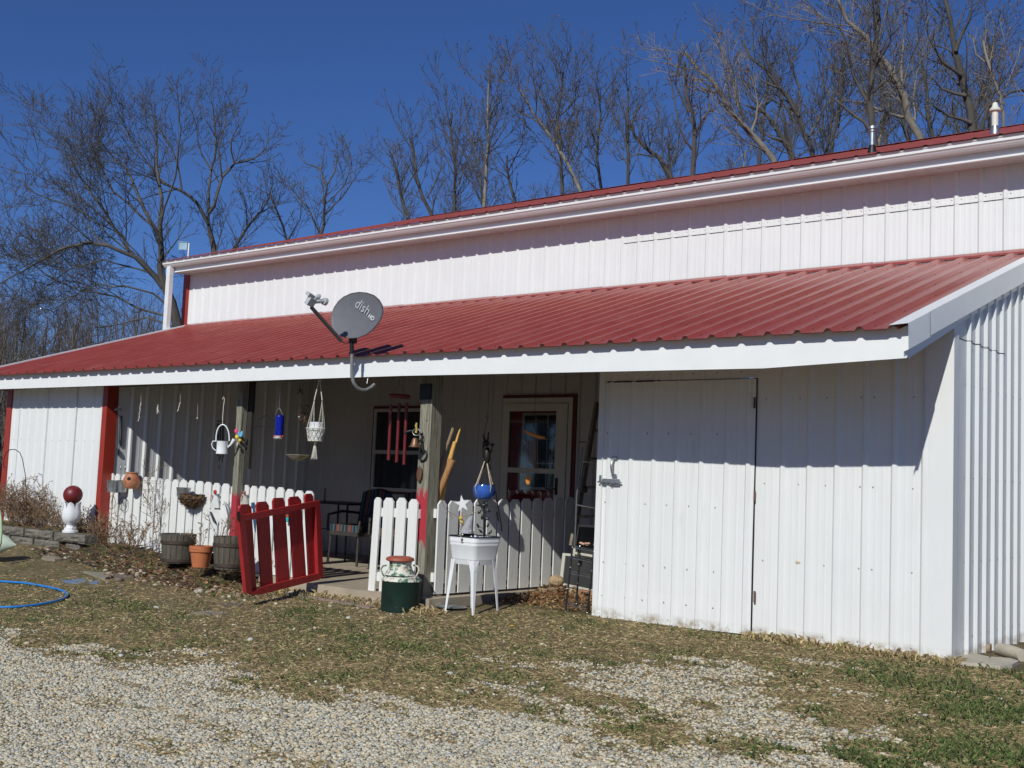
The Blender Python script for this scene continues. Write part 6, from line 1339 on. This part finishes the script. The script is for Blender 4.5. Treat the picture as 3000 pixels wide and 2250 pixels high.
def goose(u, v, label, sc, tint):
    Dg = dep(A(u, v, Y=YQ-.06)); f = lambda du, dv, d=0: pt(u+du*sc, v+dv*sc, Dg+d); t = thing('goose_planter', label, 'garden ornament', f(0, 130), 'white wooden geese on the long fence'); m_w = M('goose_white', tint, .6, var=.1)
    mb = MB(); lo = [f(-12, 50), f(-9, 25), f(-4, 8), f(4, 6), f(9, 20), f(14, 50)]; mb.prism(lo, Vector((0, .02, 0))); mb.build('neck', m_w, t)
    mb = MB(); mb.ball(f(3, 3, -.02), (.026*sc, .018, .024*sc), 12); mb.tube([f(-6, 10, -.02), f(-12, 30, -.02)], [.006, .003], 5); mb.build('bonnet', M('red_bonnet', (.5, .03, .03) if sc > .9 else (.35, .12, .11), .7), t)
    mb = MB(); mb.prism([f(-22, 54), f(22, 56), f(20, 78), f(10, 100), f(6, 128), f(-4, 128), f(-6, 108), f(-16, 84)], Vector((0, .02, 0))); mb.build('body', m_w, t)
    mb = MB(); mb.prism([f(-14, 60, -.012), f(-8, 62, -.012), f(6, 92, -.012), f(7, 100, -.012), f(-3, 90, -.012)], Vector((0, .004, 0))); mb.build('wing_stripe', M('dark_stripe', (.03, .03, .05), .7), t)
goose(627, 1438, 'white wooden goose with a red bonnet right of the fibre basket', 1.0, (.72, .73, .70)); goose(713, 1440, 'faded goose with a pinkish bonnet partly behind the grey post', .8, (.5, .48, .40))
Dh = dep(A(665, 1510, Y=YQ-.06)); mb = MB(); mb.tube([pt(655, 1468, Dh), pt(668, 1485, Dh), pt(676, 1510, Dh), pt(672, 1540, Dh), pt(664, 1562, Dh)], [.004, .025, .035, .022, .004], 10); mb.tube([pt(652, 1480, Dh), pt(660, 1472, Dh), pt(668, 1485, Dh)], .005, 6); one('metal_heron', 'grey metal heron ornament hanging between the geese', 'garden ornament', mb, m_steel, pt(665, 1562, Dh))
Dh = dep(A(742, 1520, Y=YQ-.1)); mb = MB(); mb.tube([pt(741, 1472, Dh), pt(742, 1484, Dh), pt(744, 1492, Dh), pt(746, 1520, Dh), pt(748, 1560, Dh)], [.018, .024, .013, .02, .006], 12); one('blue_stake', 'tall blue glass garden stake seen between the gate boards', 'garden ornament', mb, M('teal_blue_glass', (.03, .10, .20), .2), pt(748, 1560, Dh))
Dh = dep(A(843, 1515, Y=YQ-.05)); t = thing('hanging_tag', 'small black tag with a cyan label hanging on the fence behind the gate', 'tag', pt(843, 1530, Dh)); mb = MB(); c = pt(843, 1515, Dh); mb.bb(c.x-.035, c.x+.035, c.y-.01, c.y+.01, c.z-.05, c.z+.05); mb.build('case', m_black, t)
mb = MB(); mb.bb(c.x-.026, c.x+.026, c.y-.014, c.y-.0105, c.z-.045, c.z+.0); mb.build('cyan_label', m_cyan, t); mb = MB(); mb.bb(c.x-.026, c.x+.026, c.y-.014, c.y-.0105, c.z+.004, c.z+.028); mb.build('red_label', M('red_orange_b', (.5, .08, .02), .5), t)
# iron rod by the right fence
a, b = A(1455, 1500, X=XF+.05), G(1505, 1752); mb = MB(); mb.tube([a, b], .006, 6); one('iron_rod', 'thin dark iron rod leaning against the right fence', 'rod', mb, m_black, b)
a, b = A(1470, 1545, X=XF+.04), G(1478, 1745); mb = MB(); mb.tube([A(1432, 1440, X=XF+.05), A(1452, 1440, X=XF+.05), a, b], .005, 6); one('iron_rod', 'bent black plant stake beside the iron rod', 'rod', mb, m_black, b)

# ------------------------------------------------------------------ between the right fence and the shed
m_scr = M('window_screen', (.035, .036, .036), .5, var=.3, scale=4)
def pane(px, Yb_, label, mat=None):
    ps = [A(u, v, Y=Yb_) for u, v in px]; t = thing('old_window', label, 'window frame', ps[3], 'old windows stacked by the fence end'); off = Vector((0, .03, 0)); cc = sum(ps, Vector())/4
    inn = [p+(cc-p)*.14 for p in ps]
    for i in range(4): j = (i+1) % 4; mb = MB(); mb.prism([ps[i], ps[j], inn[j], inn[i]], off); mb.build('frame_side', m_winwhite, t)
    mb = MB(); mb.prism([p+Vector((0, .012, 0)) for p in inn], (0, .006, 0)); mb.build('glass_pane', m_scr, t)
pane([(1648, 1620), (1772, 1634), (1770, 1742), (1638, 1713)], 1.28, 'large white framed old window leaning low behind the leaf pile'); pane([(1690, 1536), (1790, 1542), (1780, 1640), (1677, 1622)], 1.22, 'smaller grey old window propped above the large one')
g0 = G(1656, 1793); Dk = dep(g0); t = thing('wire_rack_stand', 'tall chrome and black wire rack half hidden by the shed door', 'rack', g0)
Lg = [((1677, 1604), (1656, 1797)), ((1740, 1616), (1720, 1801)), ((1700, 1600), (1688, 1775)), ((1758, 1610), (1748, 1780))]
for i, (a, b) in enumerate(Lg):
    dd_ = 0 if i < 2 else .25; mb = MB(); mb.tube([pt(*a, Dk+dd_), pt(*b, Dk+dd_)], .0095, 8); mb.build('upright', M('black_chrome', (.10, .10, .11), .25, .8), t)
    for f in (0, .3, .62, .97): p = pt(*a, Dk+dd_)+(pt(*b, Dk+dd_)-pt(*a, Dk+dd_))*f; mb = MB(); mb.ball(p, .0115, 8); mb.build('joint', m_chrome, t)
for v0, v1, f in ((1604, 1616, 0), (1634, 1648, .17), (1680, 1692, .42), (1772, 1786, .9)):
    a, b = pt(1677-21*f, v0, Dk), pt(1740-20*f, v1, Dk); a2, b2 = a+Rr @ Vector((.03, .25, .0)), b+Rr @ Vector((.03, .25, 0)); mb = MB()
    for p, q_ in ((a, b), (a2, b2), (a, a2), (b, b2)): mb.tube([p, q_], .0045, 6)
    for k in range(1, 9): mb.tube([a+(b-a)*k/9, a2+(b2-a2)*k/9], .0016, 4)
    mb.build('shelf', m_chrome, t)
c = pt(1712, 1600, Dk+.1); mb = MB(); R_ = random.Random(5)
for k in range(5): mb.ball(c+Vector((R_.uniform(-.04, .04), R_.uniform(-.03, .03), .012+R_.uniform(0, .015))), (.022, .016, .012), 8)
one('seashell_pile', 'few pale pink shells on the top shelf of the wire rack', 'shells', mb, M('pink_shell', (.55, .32, .22), .6, var=.2), c)
# ladder leaning behind the shed door and tall thin rack rails
Dl = dep(A(1700, 1400, Y=1.0)); t = thing('leaning_ladder', 'dark wooden ladder leaning on the wall behind the shed door', 'ladder', pt(1690, 1700, Dl))
mb = MB(); mb.beam(pt(1750, 1180, Dl+.5), pt(1675, 1600, Dl), .03, .07); mb.build('side_rail', m_wood, t); mb = MB(); mb.beam(pt(1800, 1180, Dl+.5), pt(1745, 1600, Dl), .03, .07); mb.build('side_rail', m_wood, t)
for f in (.2, .4, .6, .8): a = pt(1750, 1180, Dl+.5)+(pt(1675, 1600, Dl)-pt(1750, 1180, Dl+.5))*f; b = pt(1800, 1180, Dl+.5)+(pt(1745, 1600, Dl)-pt(1800, 1180, Dl+.5))*f; mb = MB(); mb.tube([a, b], .014, 8); mb.build('rung', m_wood, t)
Dm = dep(A(1700, 1450, Y=.4)); t = thing('metal_shelf_ladder', 'thin silver tube frame with two cross bars by the shed door edge', 'frame', pt(1688, 1560, Dm))
mb = MB(); mb.tube([pt(1706, 1310, Dm), pt(1702, 1360, Dm), pt(1690, 1450, Dm), pt(1684, 1600, Dm)], .009, 8); mb.build('upright', M('dull_alloy', (.2, .22, .25), .4, .6), t)
for a, b in (((1704, 1351), (1775, 1361)), ((1689, 1479), (1770, 1494))): mb = MB(); mb.tube([pt(*a, Dm), pt(*b, Dm)], .008, 8); mb.build('cross_bar', m_chrome, t)
mb = MB(); mb.ring(pt(1706, 1295, Dm), .035, .004, (0, 0, 1), 16); mb.build('ring', m_black, t)
mb = MB(); mb.tube([pt(1718, 1370, Dm+.1), pt(1716, 1425, Dm+.1)], .003, 4); mb.ball(pt(1714, 1434, Dm+.1), (.03, .02, .035), 8); one('hanging_brush', 'dark round brush hanging behind the silver frame', 'brush', mb, m_black, pt(1714, 1434, Dm+.1))
# dandelion flower
g = G(1500, 1846); mb = MB(); mb.tube([g, g+Vector((0, 0, .03))], .002, 4); mb.m = 1; mb.lathe(g+Vector((0, 0, .03)), [(.004, 0), (.016, .006), (.012, .010), (.001, .011)], 12); one('dandelion', 'single yellow dandelion flower in the lawn', 'flower', mb, [m_grass, M('dandelion_yellow', (.8, .5, .01), .7)], g)
